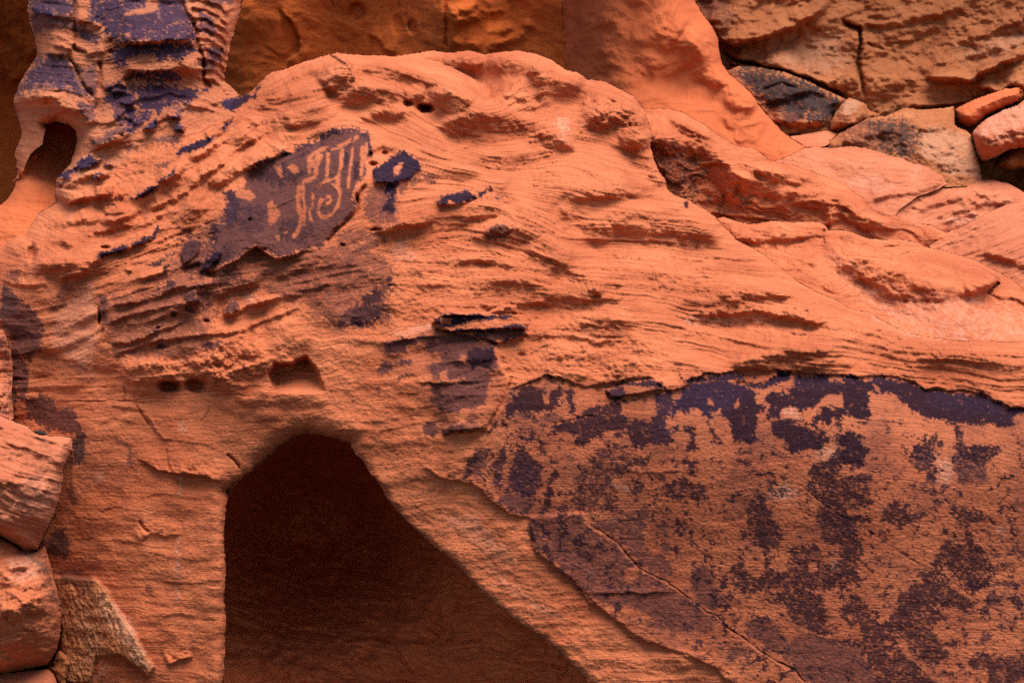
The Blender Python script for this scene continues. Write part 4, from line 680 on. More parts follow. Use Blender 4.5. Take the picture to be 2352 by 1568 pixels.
def part(name, fm, mat=M_MAIN, label=None):
    if fm.sum() < 4: return
    o = mesh_from(F, name, fm, mat, o0, root, skirt=1.6 if name in ("rock_face", "arch_leg", "varnished_panel") else 0, bm_all=F.fq)
    if label: o["label"] = label
    return o
part("rock_face", body); part("varnished_panel", panel, M_PANEL, "broad flat panel blotched with purple desert varnish")
part("varnished_panel", shelf, M_PANEL, "small brown varnished panel below the thin shelf"); part("petroglyph_panel", pet, M_MAIN, "brown varnished panel carved with ladder and spiral figures")
part("varnished_plate", plateB, M_MAIN, "purple varnished plate right of the carvings"); part("arch_leg", leg, M_MAIN, "smooth left leg of the arch")
part("rock_flake", flake, M_FLAKE, "yellowish peeling flake at the foot of the leg")
for r in ledges: part("ledge", r, M_MAIN, "thin ledge coated in purple varnish")
oc = base_of(F, col_m)
co = mesh_from(F, "varnished_column", col_m, M_COLUMN, oc, None, 1.6, F.fq)
tag(co, "tall ribbed sandstone column with blue-purple varnish beside a small hollow", "rock column")

# ------------------------------------------------------------------ generic smaller rock masses
def rock(name, label, cat, w, depth, mat, edges=(), feats=(), seed=3, step=2.6, skirt=1.2, strata=((30, .03), (11, .012)), rough=((.06, 90, 60), (.02, 20, 12)),
         bed=(0, 0, 0), stains=(), group=None, margin=8, cut=1.0, back=False, R=None, kind=None, faces=()):
    o = W(w); lo = o.min(0) - margin; hi = o.max(0) + margin
    G = Field(lo[0], lo[1], hi[0], hi[1], step, seed)
    if len(depth) < 4: depth = list(depth) + [(lo[0], lo[1], depth[0][2]), (hi[0], lo[1], depth[0][2])]
    G.depth(depth, .002)
    slope, curve, warp = bed
    G.S = G.V - slope * (G.U - o[:, 0].mean()) + curve * ((G.U - o[:, 0].mean()) / 200) ** 2 * 20 + warp * fbm(G.U / 120, G.V / 90, 3, seed + 7) * 30
    for i, (p, a) in enumerate(strata): G.strata(p, a, .8, i + 1, .28)
    for i, (a, sx, sy) in enumerate(rough): G.rough(a, sx, sy, 4, 20 + i)
    for f in feats: getattr(G, f[0])(*f[1:])
    for s_ in stains: G.stain(*s_)
    ed = list(edges)
    if R: ed = [(np.vstack([o, o[:1]]), R[0], R[1])]
    for _ in range(5 if faces else 0): G.tilts(faces, 70)
    G.surface(o, ed, (), cut)
    og = base_of(G, G.fq)
    ob = mesh_from(G, name, G.fq, mat, og, None, skirt, G.fq, back)
    return tag(ob, label, cat, group, kind)
# back wall of the alcove; it leans forward above the frame, so it stands in its own shade
rock("cliff_wall", "deep orange overhanging cliff wall behind the rock arch, with a vertical seam", "cliff",
     "-1000,-700 1440,-700 1440,420 700,560 -1000,900", [(-450,-700,13.5),(600,-700,17.0),(1440,-700,17.0),(-450,-300,15.6),(600,-300,17.5),(1440,-300,17.6),(-300,0,19.5),(60,0,19.6),(560,0,17.6),(800,0,19.2),(900,0,19.0),(1020,0,17.6),(1160,0,18.7),(1300,0,17.6),
      (-300,300,22),(20,300,22),(540,180,18.2),(800,180,19.4),(1020,180,18.0),(1160,180,18.8),(1300,180,18.0),(20,600,21.5),(700,400,18.8),(1300,400,18.6)], M_WALL,
     feats=[("crack","B 720,-200 718,100 722,345",.12,5),("ledge","A 1850,30 1940,130 2010,250 2000,350 1900,440",.12,90,8),("ledge","B 980,-60 900,60 740,110",.1,60,30),("ledge","B 190,215 270,250 340,330 400,360",.1,40,8),
            ("ledge","B 720,180 820,130 1000,80 1200,40",.10,60,26),("ledge","B 980,300 1100,280 1230,220 1290,120",.10,50,24),("ledge","B 740,290 850,270 980,330",.08,40,20),("ledge","B 1000,210 1100,200 1180,150",.06,40,16),
            ("hole","B",500,180,30,50,.12),("hole","B",130,80,60,60,.12),("hole","B",400,170,40,70,.08),
            ("ledge","A 30,0 60,200 180,330 240,420",.3,90,30),("ledge","A -20,300 60,500 110,580",.3,80,20),("crack","A 1740,300 1800,330 1880,400",.03,2)],
     seed=4, step=3.4, strata=((60,.012),(20,.006)), rough=((.16,240,190),(.02,60,40),(.006,14,9)), bed=(-.1,-.3,1.6), stains=[(3,"B 400,-40 620,-40 700,120 710,300 560,260 430,170|B -60,40 160,20 180,90 20,120|A -200,0 140,0 180,300 60,560 -200,600",.35,24,.7,8)])
rock("rock_buttress", "smooth glowing orange buttress sweeping down to the right behind the arch crest", "rock buttress",
     "B 1490,-1300 1495,0 1530,520 Z 1280,420 1700,520 C 700,1120 890,985 800,930 720,870 640,780 570,700 520,620 430,540 370,490 320,420 300,320 295,250 260,180 200,100 140,0 -100,-700 Z 1480,-700",
     [(1300,-700,14.0),(1600,-700,14.0),(1300,-250,15.9),(1580,-250,15.8),(1310,0,16.9),(1310,250,16.4),(1450,0,16.3),(1450,200,15.95),(1600,0,16.2),(1640,150,16.0),(1600,300,15.35),(1750,330,15.4),(1850,350,15.3),(1450,330,15.6),(1700,450,15.2)], M_SMOOTH,
     edges=[("C 890,985 800,930 720,870 640,780 570,700 520,620 430,540 370,490 320,420 300,320 295,250 260,180 200,100 140,0 0,-300",70,.7),("B 1490,-400 1495,0 1530,520",110,.75)],
     feats=[("ledge","B 1560,100 1700,140 1850,110 1950,30",.06,60,40),("ledge","B 1560,300 1660,250 1750,260",.06,60,34),("ledge","B 1700,260 1760,300 1850,220 1900,120",.08,70,40),("ledge","B 1750,500 1850,380 1850,300",.05,60,40),
            ("ledge","B 1780,540 1950,500 2080,440 2120,330",.06,70,40),("ledge","B 2130,60 2200,200 2300,260",.12,60,60),("ledge","C 100,190 200,330 290,480 240,600",.16,90,70),("ledge","C 260,470 380,560 480,640 560,740",.12,60,50),("ledge","C 330,690 450,700 560,720",.06,40,24),
            ("ledge","C 300,800 500,790 640,860",.04,60,30)],
     faces=[(-22,"B 1560,340 1650,275 1760,262 1740,335 1640,390"),(-14,"B 1750,430 1800,330 1870,330 1810,490"),(34,"B 1790,190 1950,110 2120,190 2000,270"),(-18,"C -250,280 40,190 150,330 230,470 100,560 -150,520"),(28,"C 300,560 520,660 700,860 600,960 300,800"),(-12,"B 1560,120 1700,160 1860,130 1800,200 1620,210")],
     seed=9, step=2.8, strata=((40,.014),(14,.006)), rough=((.16,230,190),(.016,60,40)), bed=(.15,-1.0,2.2))
rock("layered_cliff", "ochre brown layered cliff cut by dark cracks above the boulders", "cliff",
     "1480,-700 3100,-700 3100,470 1560,470", [(1480,-700,17.2),(2000,-700,17.6),(3100,-700,17.0),(1640,60,18.3),(1750,60,18.2),(2000,60,18.5),(2352,0,18.1),(2352,200,17.5),(2200,120,18.2),(1900,240,18.1),(2100,250,17.8),(2000,400,18.6),(2300,420,19.5),(1600,300,18.5),(3200,300,17.8)], M_OCHRE,
     feats=[("ledge","C 170,60 240,180 330,260 390,285 500,272 700,200 900,112 1000,35 1080,-30",.55,130,16),("ledge","C 310,345 400,412 540,440 700,470 800,500 900,535 1000,575 1080,612 1150,655",.40,70,10),
            ("ledge","C 560,440 750,460 900,500 1000,545 1150,505 1240,490",.18,50,44),("crack","C 1110,115 1150,160 1232,190 1245,300 1220,420 1250,520 1275,670",.3,6),("ledge","C 1060,100 1140,130 1240,165 1500,140 1800,80 2000,20",.2,90,18),
            ("ledge","C 1270,560 1400,560 1500,525 1640,490",.2,70,44),("ledge","C 1640,482 1720,512 1830,512 1960,526 2050,482 2200,405 2400,330",.45,60,16),("ledge","C 1500,730 1600,700 1800,690 2000,660 2020,625",.18,40,12),
            ("ledge","C 2000,545 2080,575 2140,602 2240,575 2400,545",.35,60,16),("ledge","C 1700,425 1850,405 2100,330 2240,290",.12,40,14),("crack","C 1280,285 1330,310 1410,335",.08,4),("ledge","C 1370,283 1560,272 1645,262 1680,175",.06,40,6),
            ("ledge","C 2080,205 2200,165 2400,95",.15,50,14),("ledge","C 1900,260 2100,230 2400,160",.1,40,14),("ledge","C 270,0 260,120 340,230",.15,60,14),("crack","C 310,345 420,412 540,437 720,472 900,535 1080,612 1150,655",.5,6),
            ("ledge","C 1060,570 1150,545 1240,560 1260,640",.12,50,20),("ledge","C 2150,360 2260,300 2400,270",.12,30,14)],
     seed=14, step=2.8, strata=((34,.03),(12,.014)), rough=((.2,130,80),(.07,40,26),(.022,12,9)), bed=(-.28,0,.7),
     stains=[(0,"C 160,-40 330,-40 400,120 330,280 220,200",.6,16,.5,6),(1,"C 1900,330 2100,300 2335,180 2400,240 2200,360 1900,380|C 600,420 850,300 1080,200 1150,400 1000,480",.35,26,.5,10)])
rock("boulder", "dark varnished angular boulder wedged beneath the cliff crack", "boulder",
     "C 250,470 430,440 540,442 740,480 880,532 1000,592 1152,662 1130,705 1062,770 1040,862 900,882 760,900 660,960 300,900",
     [(1600,250,17.3),(1700,180,17.3),(1850,200,17.0),(1900,280,16.8),(1750,300,16.9),(1950,230,17.1)], M_OCHRE,
     feats=[("ledge","C 640,792 800,815 920,810 1045,785",.22,60,14),("ledge","C 580,680 760,640 900,590 1050,640",.14,60,12),("ledge","C 690,880 900,840 1045,810",.12,30,12),("crack","C 580,600 720,560 840,590",.06,4)],
     edges=[("C 340,470 430,440 540,442 740,480 880,532 1000,592 1152,662 1130,705 1062,770 1040,862",34,.3)], seed=21, strata=((24,.02),), rough=((.12,90,60),(.03,20,14)), bed=(.1,0,.6),
     stains=[(3,"C 440,440 560,440 740,490 900,550 1110,670 1040,780 900,800 760,740 640,680 560,640 500,560",.8,14,.5,4),(0,"C 380,480 900,550 1110,680 1040,800 740,810 560,660",.9,14,.4,4)])
rock("boulder", "small boulder with a whitish face between the dark and the stained boulders", "boulder",
     "C 1038,868 1050,800 1085,735 1130,680 1165,650 1205,657 1280,690 1310,735 1400,770 1330,800 1240,850 1110,880",
     [(1890,300,16.5),(1930,230,16.7),(1975,260,16.7),(1930,290,16.4)], M_OCHRE, R=(26,.3), feats=[("ledge","C 1090,755 1200,780 1300,740",.22,60,34),("ledge","C 1060,830 1160,830 1260,800",.08,20,10)],
     seed=23, strata=((14,.02),), rough=((.08,40,30),(.03,14,10)), bed=(-.3,0,.5), stains=[(1,"C 1095,750 1100,700 1160,655 1250,690 1220,745 1160,770",.5,8,.4,3)])
rock("boulder", "big boulder with black stains on its left and a pale crusted ochre face", "boulder",
     "C 960,990 1100,890 1250,812 1300,782 1420,772 1500,732 1550,716 1640,730 1790,722 1868,706 1872,830 1895,850 1950,870 1985,900 2012,980 2034,1080 2056,1195 2000,1240 1500,1260 960,1120",
     [(1850,380,15.9),(1950,320,15.9),(2060,260,16.2),(2180,260,16.3),(2130,330,15.5),(2240,350,15.5),(2260,410,15.3),(2100,400,15.3)], M_OCHRE,
     edges=[("C 1000,970 1100,890 1250,812 1300,782 1420,772 1500,732 1550,716 1640,730 1790,722 1868,706 1872,830 1895,850 1950,870 1985,900 2012,980 2034,1080 2056,1195",30,.3)],
     feats=[("ledge","C 1200,880 1350,840 1500,860 1640,840",.14,60,30),("ledge","C 1300,790 1420,800 1560,790 1650,810",.1,40,22),("ledge","C 1000,970 1150,940 1300,930",.1,40,20),("ledge","C 1600,860 1800,850 1900,860",.12,60,14)],
     seed=25, strata=((30,.02),), rough=((.1,80,60),(.04,22,16),(.015,8,6)), bed=(-.1,0,.6),
     stains=[(3,"C 1270,830 1310,795 1420,805 1560,835 1640,900 1610,1050 1480,1040 1370,950",.75,20,.6,4),(0,"C 1100,900 1300,800 1600,800 1650,900 1600,1060 1300,1000",.55,20,.5,6),(1,"C 1640,900 1700,860 1880,885 1955,905 2010,1020 2045,1190 1850,1160 1740,1080 1650,1040",.5,14,.5,4)])
rock("rock_slab", "low flat pink slab at the foot of the buttress, under the dark boulder", "rock slab",
     "C 640,880 780,910 900,885 1020,868 1110,878 1090,930 1010,975 880,1000 700,1000", [(1830,340,15.9),(1880,335,15.8),(1930,330,16.0),(1850,355,15.5),(1760,340,16)], M_PINK, R=(18,.15), seed=27, strata=((12,.01),), rough=((.05,50,30),), bed=(-.1,0,.5))
rock("boulder", "long cylindrical red boulder lying tilted beside the cliff", "boulder",
     "C 1868,725 2000,662 2200,592 2305,582 2330,600 2318,665 2210,712 2085,770 2010,845 1965,862 1895,835 1872,785",
     [(2200,260,16.4),(2280,240,16.4),(2340,200,16.5),(2230,290,16.3),(2190,280,16.5)], M_SMOOTH, R=(42,.45), feats=[("crack","C 2290,570 2312,620 2300,680",.12,4),("ledge","C 1900,800 2050,720 2300,650",.06,60,40)], seed=29, strata=((10,.012),), rough=((.05,60,30),(.02,16,10)), bed=(-.36,0,.2))
rock("boulder", "thick boulder with a whitish weathered top at the right edge", "boulder",
     "C 1984,892 2030,832 2100,782 2200,732 2290,702 2345,655 3200,560 3200,1010 2335,985 2240,1000 2150,1050 2062,1082 2030,1045 2008,975",
     [(2240,300,15.6),(2300,260,15.8),(2350,230,15.9),(2280,340,15.4),(2350,330,15.3),(2500,250,15.6),(2500,350,15.3)], M_PINK, R=(26,.35), feats=[("ledge","C 1990,895 2080,905 2150,900 2240,870 2400,820",.32,70,60),("ledge","C 2030,1000 2200,960 2350,900",.1,50,24)], seed=31, strata=((22,.02),), rough=((.08,50,30),(.04,16,10)), bed=(-.3,0,.4),
     stains=[(1,"C 1995,885 2100,785 2300,700 2500,640 2500,780 2330,840 2200,890 2080,905",.42,16,.5,5)])
rock("boulder", "rounded brown boulder tucked under the whitish one at the right edge", "boulder",
     "C 2128,1112 2180,1032 2240,962 2335,932 3200,900 3200,1150 2335,1124 2220,1134", [(2240,380,15.8),(2300,340,15.9),(2352,360,15.7),(2500,350,15.8)], M_OCHRE, R=(30,.35), seed=33, strata=((20,.015),), rough=((.06,50,30),(.02,14,10)), bed=(-.2,0,.3))
rock("rock_dome", "low smooth pink rock dome in front of the stained boulder", "rock dome",
     "C 560,1120 740,1050 870,985 960,976 1000,986 1100,980 1200,976 1300,990 1400,1020 1440,1036 1600,1062 1680,1072 1760,1110 1830,1162 1845,1212 1760,1262 1620,1312 1500,1400 1400,1560 900,1400",
     [(1700,370,15.0),(1850,350,15.2),(2000,345,15.4),(2150,390,15.2),(1950,430,14.7),(2080,450,14.6),(1900,500,14.4),(2180,430,15)], M_PINK,
     edges=[("C 680,1070 740,1050 870,985 960,976 1000,986 1100,980 1200,976 1300,990 1400,1020 1440,1036 1600,1062 1680,1072 1760,1110 1830,1162 1845,1212",40,.35)],
     feats=[("ledge","C 700,1080 860,1010 960,1000 1000,990",.08,50,14),("ledge","C 1280,1340 1450,1300 1620,1270 1840,1200",.1,60,12),("ledge","C 1020,1080 1300,1100 1600,1180",.06,90,60)], seed=35, strata=((26,.008),(9,.004)), rough=((.07,120,70),(.01,12,8)), bed=(.15,.5,.5), stains=[(2,"C 1815,1130 1835,1130 1890,1165 1870,1170",.9,3,.2),(1,"C 1200,1220 1300,1150 1420,1160 1450,1240 1350,1290|C 1590,1150 1660,1140 1640,1200 1590,1210",.3,20,.5,10)])
rock("rock_slab", "flat pink layered slab stretching to the right edge below the boulders", "rock slab",
     "C 1340,1385 1400,1332 1500,1292 1700,1252 1840,1206 1900,1198 2000,1202 2130,1200 2230,1220 2285,1250 2335,1280 3200,1330 3200,1900 1900,1900 1300,1620",
     [(2050,460,14.6),(2200,425,15.2),(2340,435,15.1),(2100,520,14.3),(2300,500,14.6),(2600,460,15),(2600,520,14.6),(2200,620,14.3)], M_PINK,
     edges=[("C 1340,1385 1400,1332 1500,1292 1700,1252 1840,1206 1900,1198 2000,1202 2130,1200 2230,1220 2285,1250 2335,1280 3200,1330",24,.25)],
     feats=[("ledge","C 1600,1400 1800,1340 2000,1290 2100,1260",.1,40,14),("ledge","C 1700,1450 1900,1400 2080,1340 2335,1330",.1,40,14),("ledge","C 1900,1380 2050,1300 2200,1290",.08,30,12),("ledge","C 1350,1390 1500,1350 1700,1300",.08,30,10),("ledge","C 1760,1500 1900,1440 1990,1420 2050,1440",.08,30,10)],
     seed=37, strata=((18,.02),(8,.01)), rough=((.08,80,40),(.02,16,8)), bed=(-.2,0,.6), stains=[(1,"C 1800,1470 1990,1420 2060,1440 1900,1490",.6,10,.5,4)])
rock("rock_slope", "finely striped pale pink slope at the right edge", "rock slope",
     "C 1700,1640 1860,1545 1950,1492 2050,1442 2150,1392 2250,1352 2335,1340 3200,1300 F 3200,800 1900,400",
     [(2150,530,14.2),(2250,490,14.2),(2352,465,14.5),(2352,560,13.6),(2200,580,13.7),(2352,650,13.2),(2600,480,14.4),(2600,650,13.1)], M_PINK,
     edges=[("C 1860,1545 1950,1492 2050,1442 2150,1392 2250,1352 2335,1340 3200,1300",16,.12)], feats=[("ledge","F 2060,165 2150,195 2250,225 2400,280",.1,80,14)], seed=39, strata=((14,.03),(6,.014)), rough=((.06,80,40),(.012,16,8)), bed=(-.42,0,.25), cut=.6)
# the two ridges that step down on the right behind the arch
rock("rock_ridge", "wavy middle ridge with a shadowed hollow streaked black below its crest", "rock ridge",
     "Z 1400,250 B 1950,770 2050,725 2150,720 2250,730 2335,760 C 100,770 200,830 300,900 400,962 430,975 540,990 600,1040 640,1072 760,1090 900,1126 960,1160 1100,1202 1200,1280 1250,1312 1300,1372 1380,1432 1500,1442 1600,1482 1720,1502 1820,1552 F 1870,22 1960,80 2050,150 2120,212 2200,312 2235,345 2500,700 2100,800 1000,600 200,300 -200,0",
     [(1480,255,14.6),(1560,262,14.9),(1700,330,14.9),(1900,420,14.7),(2100,525,14.3),(2280,610,13.9),(1500,340,13.9),(1520,430,14.0),(1600,450,13.95),(1700,420,13.75),(1850,460,13.75),(1700,490,13.9),(1900,500,13.75),(2000,510,13.65),(2150,590,13.5),(2250,640,13.4),(1900,700,13.6),(1450,400,14.6)], M_MAIN,
     edges=[("B 1950,770 2050,725 2150,720 2250,730 2335,760 C 100,770 200,830 300,900 400,962 430,975 540,990 600,1040 640,1072 760,1090 900,1126 960,1160 1100,1202 1200,1280 1250,1312 1300,1372 1380,1432 1500,1442 1600,1482 1720,1502 1820,1552 F 1870,22 1960,80 2050,150 2120,212 2200,312 2235,345",30,.3)],
     feats=[("ledge","C -300,900 0,942 100,942 200,976 290,1052 390,1132 420,1165 480,1190 570,1202 700,1260 850,1280 990,1282 1100,1332 1200,1382 1290,1442 1400,1502 1500,1570",.10,30,40,.06),("ledge","C 0,805 100,850 250,920 330,960",.08,30,10),("ledge","C 0,850 140,900 280,1000 330,1060",.07,30,12),("ledge","C 400,1040 520,1110 640,1130 800,1150",.08,50,20),
            ("ledge","C 500,1130 640,1170 760,1200 900,1250",.08,40,16),("ledge","C 800,1160 900,1180 980,1250 1080,1280",.07,30,14),("ledge","C 560,1120 700,1140 960,1200 1100,1230",.06,30,12),("ledge","C 300,1280 420,1180 540,1220",.12,60,50),("ledge","C 1000,1290 1030,1400 1060,1500",.1,60,60),
            ("ledge","C 1290,1445 1400,1500 1530,1550",.06,16,8)],
     faces=[(-26, "C -200,965 0,955 100,955 200,990 290,1065 390,1145 430,1185 560,1218 700,1278 850,1298 980,1303 1012,1400 1030,1510 800,1490 500,1500 290,1460 0,1310 -200,1100"), (-14, "C 500,1142 640,1180 800,1212 920,1252 700,1248 570,1204|C 0,820 100,860 260,930 200,930 60,880"),
      (-4, "C 1100,1342 1290,1452 1400,1512 1530,1568 F 1200,70 1040,50|C 1500,1455 1700,1515 1850,1568 F 2000,120 2160,290 2000,235 1800,175 C 1480,1510")],
     seed=43, step=2.3, strata=((30,.06),(13,.03),(7,.010)), rough=((.09,90,50),(.03,28,16),(.008,9,6)), bed=(.18,-.2,1.2),
     stains=[(3,"B 2090,960 2200,950 2300,1000 2335,1100 2335,1310 2250,1290 2190,1220 2130,1120|C 0,1060 100,1080 160,1130 140,1290 60,1320 0,1290",.75,22,.6,6),(3,"C 60,1060 170,1060 160,1120 80,1120|C 160,1130 230,1130 230,1190 170,1200|C 390,1260 440,1230 460,1270 400,1310|C 450,1340 520,1330 520,1380 460,1390|C 210,1310 250,1320 240,1360 200,1370|C 280,1400 330,1300 330,1420",.7,12,.6,3)])
rock("rock_ridge", "lower smooth ridge with a cracked step, sloping down to the right edge", "rock ridge",
     "Z 1600,480 C 280,1452 340,1446 430,1476 500,1492 660,1472 800,1482 970,1476 1012,1502 1030,1532 1100,1530 1200,1552 F 1140,30 1300,90 1400,96 1500,92 1620,112 1680,146 1800,172 1920,202 2030,242 2160,312 2260,362 2335,432 3200,640 3200,1000 2000,900 1300,800 700,500 200,200",
     [(1650,500,13.2),(1780,505,13.3),(1890,512,13.2),(2080,560,13.1),(2300,660,12.6),(1700,600,12.5),(1850,600,12.3),(2000,640,11.95),(2200,690,11.7),(1900,690,11.65),(2050,740,11.35),(2300,770,11.3),(1700,700,12.2),(2600,800,11.2),(2600,720,12.2)], M_MAIN,
     edges=[("C 280,1452 340,1446 430,1476 500,1492 660,1472 800,1482 970,1476 1012,1502 1030,1532 1100,1530 1200,1552 F 1140,30 1300,90 1400,96 1500,92 1620,112 1680,146 1800,172 1920,202 2030,242 2160,312 2260,362 2335,432 3200,640",30,.3)],
     feats=[("ledge","F 1030,120 1150,250 1300,340 1450,440 1560,495 1700,490 1850,480 1930,470",.22,110,40),("ledge","F 1940,465 2060,400 2130,380 2180,385",.2,90,20),("ledge","F 2130,470 2260,480 2400,520",.1,40,10),("crack","F 1005,20 1000,80 1005,130",.12,3),("crack","F 2170,380 2120,430 2090,470",.25,5),("crack","F 1380,155 1500,140 1660,140",.06,3),
            ("ledge","F 340,110 600,90 800,80 1000,50",.07,40,14),("ledge","F 440,150 700,140 1000,130",.06,40,20),("ledge","F 600,220 800,220 1000,240",.05,50,30),("ledge","F 1100,110 1300,200 1500,270 1800,290",.10,70,30),("ledge","F 1400,200 1700,240 2000,310",.08,50,24)],
     faces=[(-24, "F 1150,280 1300,365 1450,450 1560,492 1700,484 1850,480 1935,464 1800,428 1600,378 1400,310 1230,240"), (14, "C 320,1458 450,1482 660,1492 800,1492 980,1490 1010,1512 F 1000,100 700,140 400,110 300,20|F 1100,60 1300,112 1500,112 1650,152 1400,165 1200,115"), (-20, "F 1940,470 2080,410 2160,395 2120,470")],
     seed=47, step=2.3, strata=((32,.018),(12,.01)), rough=((.08,110,60),(.025,30,16),(.008,9,6)), bed=(.12,-.3,.9),
     stains=[(1,"F 1060,220 1150,330 1250,440 1500,640 1900,770 2335,760 2335,600 1900,480 1560,500 1300,400 1120,260",.35,30,.6,12)])
# inside of the arch and of the small hollow under the column
rock("cave_wall", "dark banded rock wall deep inside the arch opening", "cave wall",
     "400,1300 440,1080 560,960 700,900 840,930 940,1040 1040,1190 1220,1360 1440,1540 1620,1700 1620,1950 400,1950",
     [(400,1300,11.3),(480,1100,11.5),(700,920,12.0),(900,1050,12.0),(1150,1300,11.6),(1450,1560,11.3),(700,1100,14.6),(620,1230,15.0),(850,1230,14.6),(700,1380,13.6),(900,1400,12.9),(560,1450,12.5),(1000,1480,12.4),(700,1560,12.0),(1200,1560,11.9),(500,1700,11.6),(900,1750,12.2),(1400,1750,11.6)], M_CAVE,
     feats=[("ledge","H 700,560 400,480 100,420 -200,430",.08,60,12),("ledge","G 1600,480 1750,330 1900,250 1980,240",.06,30,8),("ledge","H 0,870 300,900 500,1000",.07,50,14),("ledge","H 680,1120 780,1230 770,1310",.04,20,4),("crack","H 370,1280 420,1400 540,1568",.04,4),("crack","H 1390,1300 1400,1380",.05,3)],
     seed=51, step=2.8, strata=((40,.05),(16,.02),(7,.008)), rough=((.15,120,80),(.04,34,20)), bed=(.12,.2,.8))
rock("hollow_wall", "smooth orange hollow with a pinkish ramp under the foot of the column", "rock hollow",
     "A 330,740 560,820 600,1000 450,1290 430,1400 250,1640 0,1800 -1300,1900 -1300,1372 0,1366 45,1330 92,1260 112,1190 190,1030 270,940",
     [(130,290,12.9),(180,330,13.0),(150,380,12.8),(60,420,12.3),(120,430,12.4),(70,480,12.0),(130,470,12.1),(30,520,11.75),(-100,480,12.2),(-100,580,11.7),(200,300,12.9)], M_SMOOTH,
     edges=[("A -1300,1372 0,1366 45,1330 92,1260 112,1190",30,.3)], feats=[("ledge","A 130,1190 200,1080 300,990",.12,50,10),("ledge","A 230,1230 240,1350 230,1480",.02,20,4)], seed=53, strata=((16,.01),), rough=((.05,80,60),), bed=(.1,0,.5))
# rocks at the lower left
rock("boulder", "cross-striped orange boulder leaning on the arch leg at the left edge", "boulder",
     "Z -620,860 D -100,1240 0,1262 100,1310 190,1340 230,1385 300,1400 480,1412 485,1500 G 470,30 430,130 415,260 380,400 330,520 290,590 250,680 160,680 100,640 0,585 Z -620,1230",
     [(-300,950,9.6),(0,970,9.6),(150,1015,9.75),(60,1080,9.25),(0,1050,9.2),(130,1120,9.5),(50,1180,9.15),(80,1240,9.4),(-300,1100,9.2),(-300,1230,9.2)], M_PINK,
     edges=[("D -100,1240 0,1262 100,1310 190,1340 230,1385 300,1400 480,1412 485,1500 G 470,30 430,130 415,260 380,400 330,520 290,590 250,680 160,680 100,640 0,585 Z -620,1230",30,.3)],
     feats=[("ledge","D -100,1350 0,1330 200,1400 480,1470",.05,30,8),("ledge","D 0,1440 200,1480 400,1568",.04,20,6),("ledge","G -100,200 100,240 350,330",.05,50,30)], seed=61, strata=((22,.03),(8,.012)), rough=((.08,90,60),(.015,16,9)), bed=(.33,0,.3),
     stains=[(1,"G 60,300 250,180 380,330 300,420 100,430",.25,20,.5,8)])
rock("boulder", "rounded boulder with a pale grey crusted top beside the flaky foot of the arch", "boulder",
     "Z -620,1220 G 0,585 60,602 140,665 240,690 300,640 342,782 372,902 402,1012 412,1200 384,1342 322,1442 200,1472 0,1502 Z -620,1570",
     [(-300,1250,9.3),(0,1250,9.3),(100,1270,9.5),(60,1340,9.05),(0,1350,9.0),(120,1400,9.2),(50,1450,9.0),(60,1520,9.3),(-300,1400,9.0),(-300,1550,9.3)], M_MAIN,
     edges=[("G -300,575 0,585 60,602 140,665 240,690 300,640 342,782 372,902 402,1012 412,1200 384,1342 322,1442 200,1472 0,1502 -300,1540",44,.4)],
     feats=[("ledge","G -50,1110 100,1070 200,1010 320,1000",.14,60,44),("ledge","G -50,900 100,890 200,940 330,880",.06,40,16),("hole","G",130,830,60,30,.06)], seed=63, strata=((30,.02),(12,.01)), rough=((.09,70,50),(.03,18,12)), bed=(-.25,0,.4),
     stains=[(1,"G 60,750 200,700 290,760 240,880 90,880",.5,16,.5,5),(3,"G 190,700 290,650 330,800 390,1050 330,990 270,820",.65,14,.65,4)])
rock("boulder", "smooth pink boulder lowest in the left corner", "boulder",
     "Z -620,1560 G 0,1506 200,1484 330,1474 362,1510 384,1568 400,1900 Z -620,1750", [(-300,1620,9.2),(0,1560,9.4),(60,1570,9.3),(100,1600,9.2),(0,1700,8.8)], M_PINK, edges=[("G -300,1540 0,1506 200,1484 330,1474 362,1510 384,1568 400,1900",30,.3)], seed=65, strata=((20,.01),), rough=((.04,60,40),))
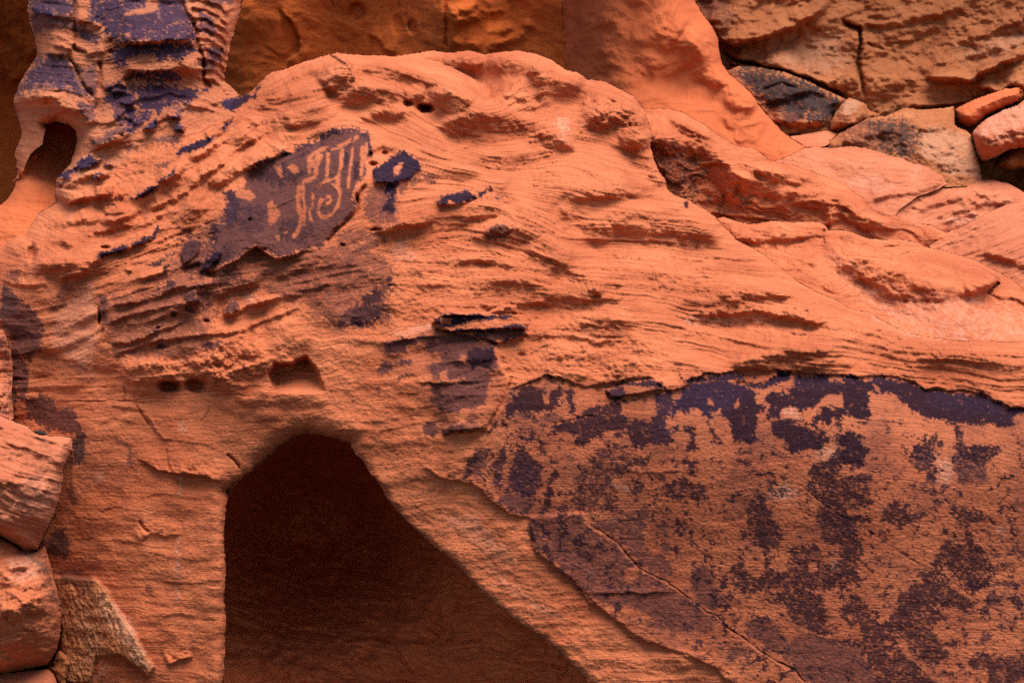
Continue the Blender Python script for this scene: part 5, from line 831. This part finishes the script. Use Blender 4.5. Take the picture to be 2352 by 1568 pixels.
rock("boulder", "narrow pale rock with black crust at the left edge above the striped boulder", "boulder",
     "Z -620,740 D 0,690 30,700 55,770 78,850 86,960 80,1100 92,1290 0,1330 Z -620,1000", [(-200,760,10.2),(0,760,10.3),(25,850,10.4),(0,900,10.1),(-100,900,10.0)], M_PINK, edges=[("D -200,690 0,690 30,700 55,770 78,850 86,960 80,1100 92,1290",16,.15)], seed=67, strata=((14,.02),), rough=((.06,30,20),),
     stains=[(3,"D 20,740 60,730 90,900 90,1270 0,1240 10,1130 60,1090 50,900",.8,12,.7,4)])
rock("rock_wedge", "small brown wedge of rock jammed between the boulder and the arch foot", "rock wedge",
     "G 335,1470 395,1345 450,1380 470,1435 440,1540 425,1900 400,1900 388,1568", [(125,1500,9.95),(140,1470,10.0),(135,1540,9.9),(128,1568,9.9)], M_OCHRE, R=(10,.1), seed=69, strata=((12,.01),), rough=((.04,20,20),))
# white chip lying on the ledge of the striped boulder
def chip():
    c = tp('D', [(272, 1385)])[0]; dd = 9.62
    p = np.array([(c[0] / WPX - .5) * .8 * dd, dd, CZ + (.5 - c[1] / HPX) * .8 * HPX / WPX * dd])
    vs, fs = [], []; n, mm = 14, 8; r = np.random.RandomState(3)
    for i in range(mm + 1):
        for j in range(n):
            t = math.pi * i / mm; q = 2 * math.pi * j / n; k = 1 + .12 * math.sin(3 * q + i) + .08 * math.sin(5 * t)
            vs.append((.048 * k * math.sin(t) * math.cos(q), .035 * k * math.sin(t) * math.sin(q), .016 * k * math.cos(t) - .2 * .048 * math.sin(t) * math.cos(q)))
    for i in range(mm):
        for j in range(n): fs.append((i * n + j, i * n + (j + 1) % n, (i + 1) * n + (j + 1) % n, (i + 1) * n + j))
    me = bpy.data.meshes.new("stone_chip"); me.from_pydata(vs, [], fs); me.update()
    me.polygons.foreach_set("use_smooth", [True] * len(fs))
    me.materials.append(rock_mat("white_chip", (.70, .68, .66), (.82, .80, .78), bands=0, bump=.2))
    o = link(bpy.data.objects.new("stone_chip", me)); o.location = p
    tag(o, "small white stone chip lying on top of the striped boulder", "stone")
chip()
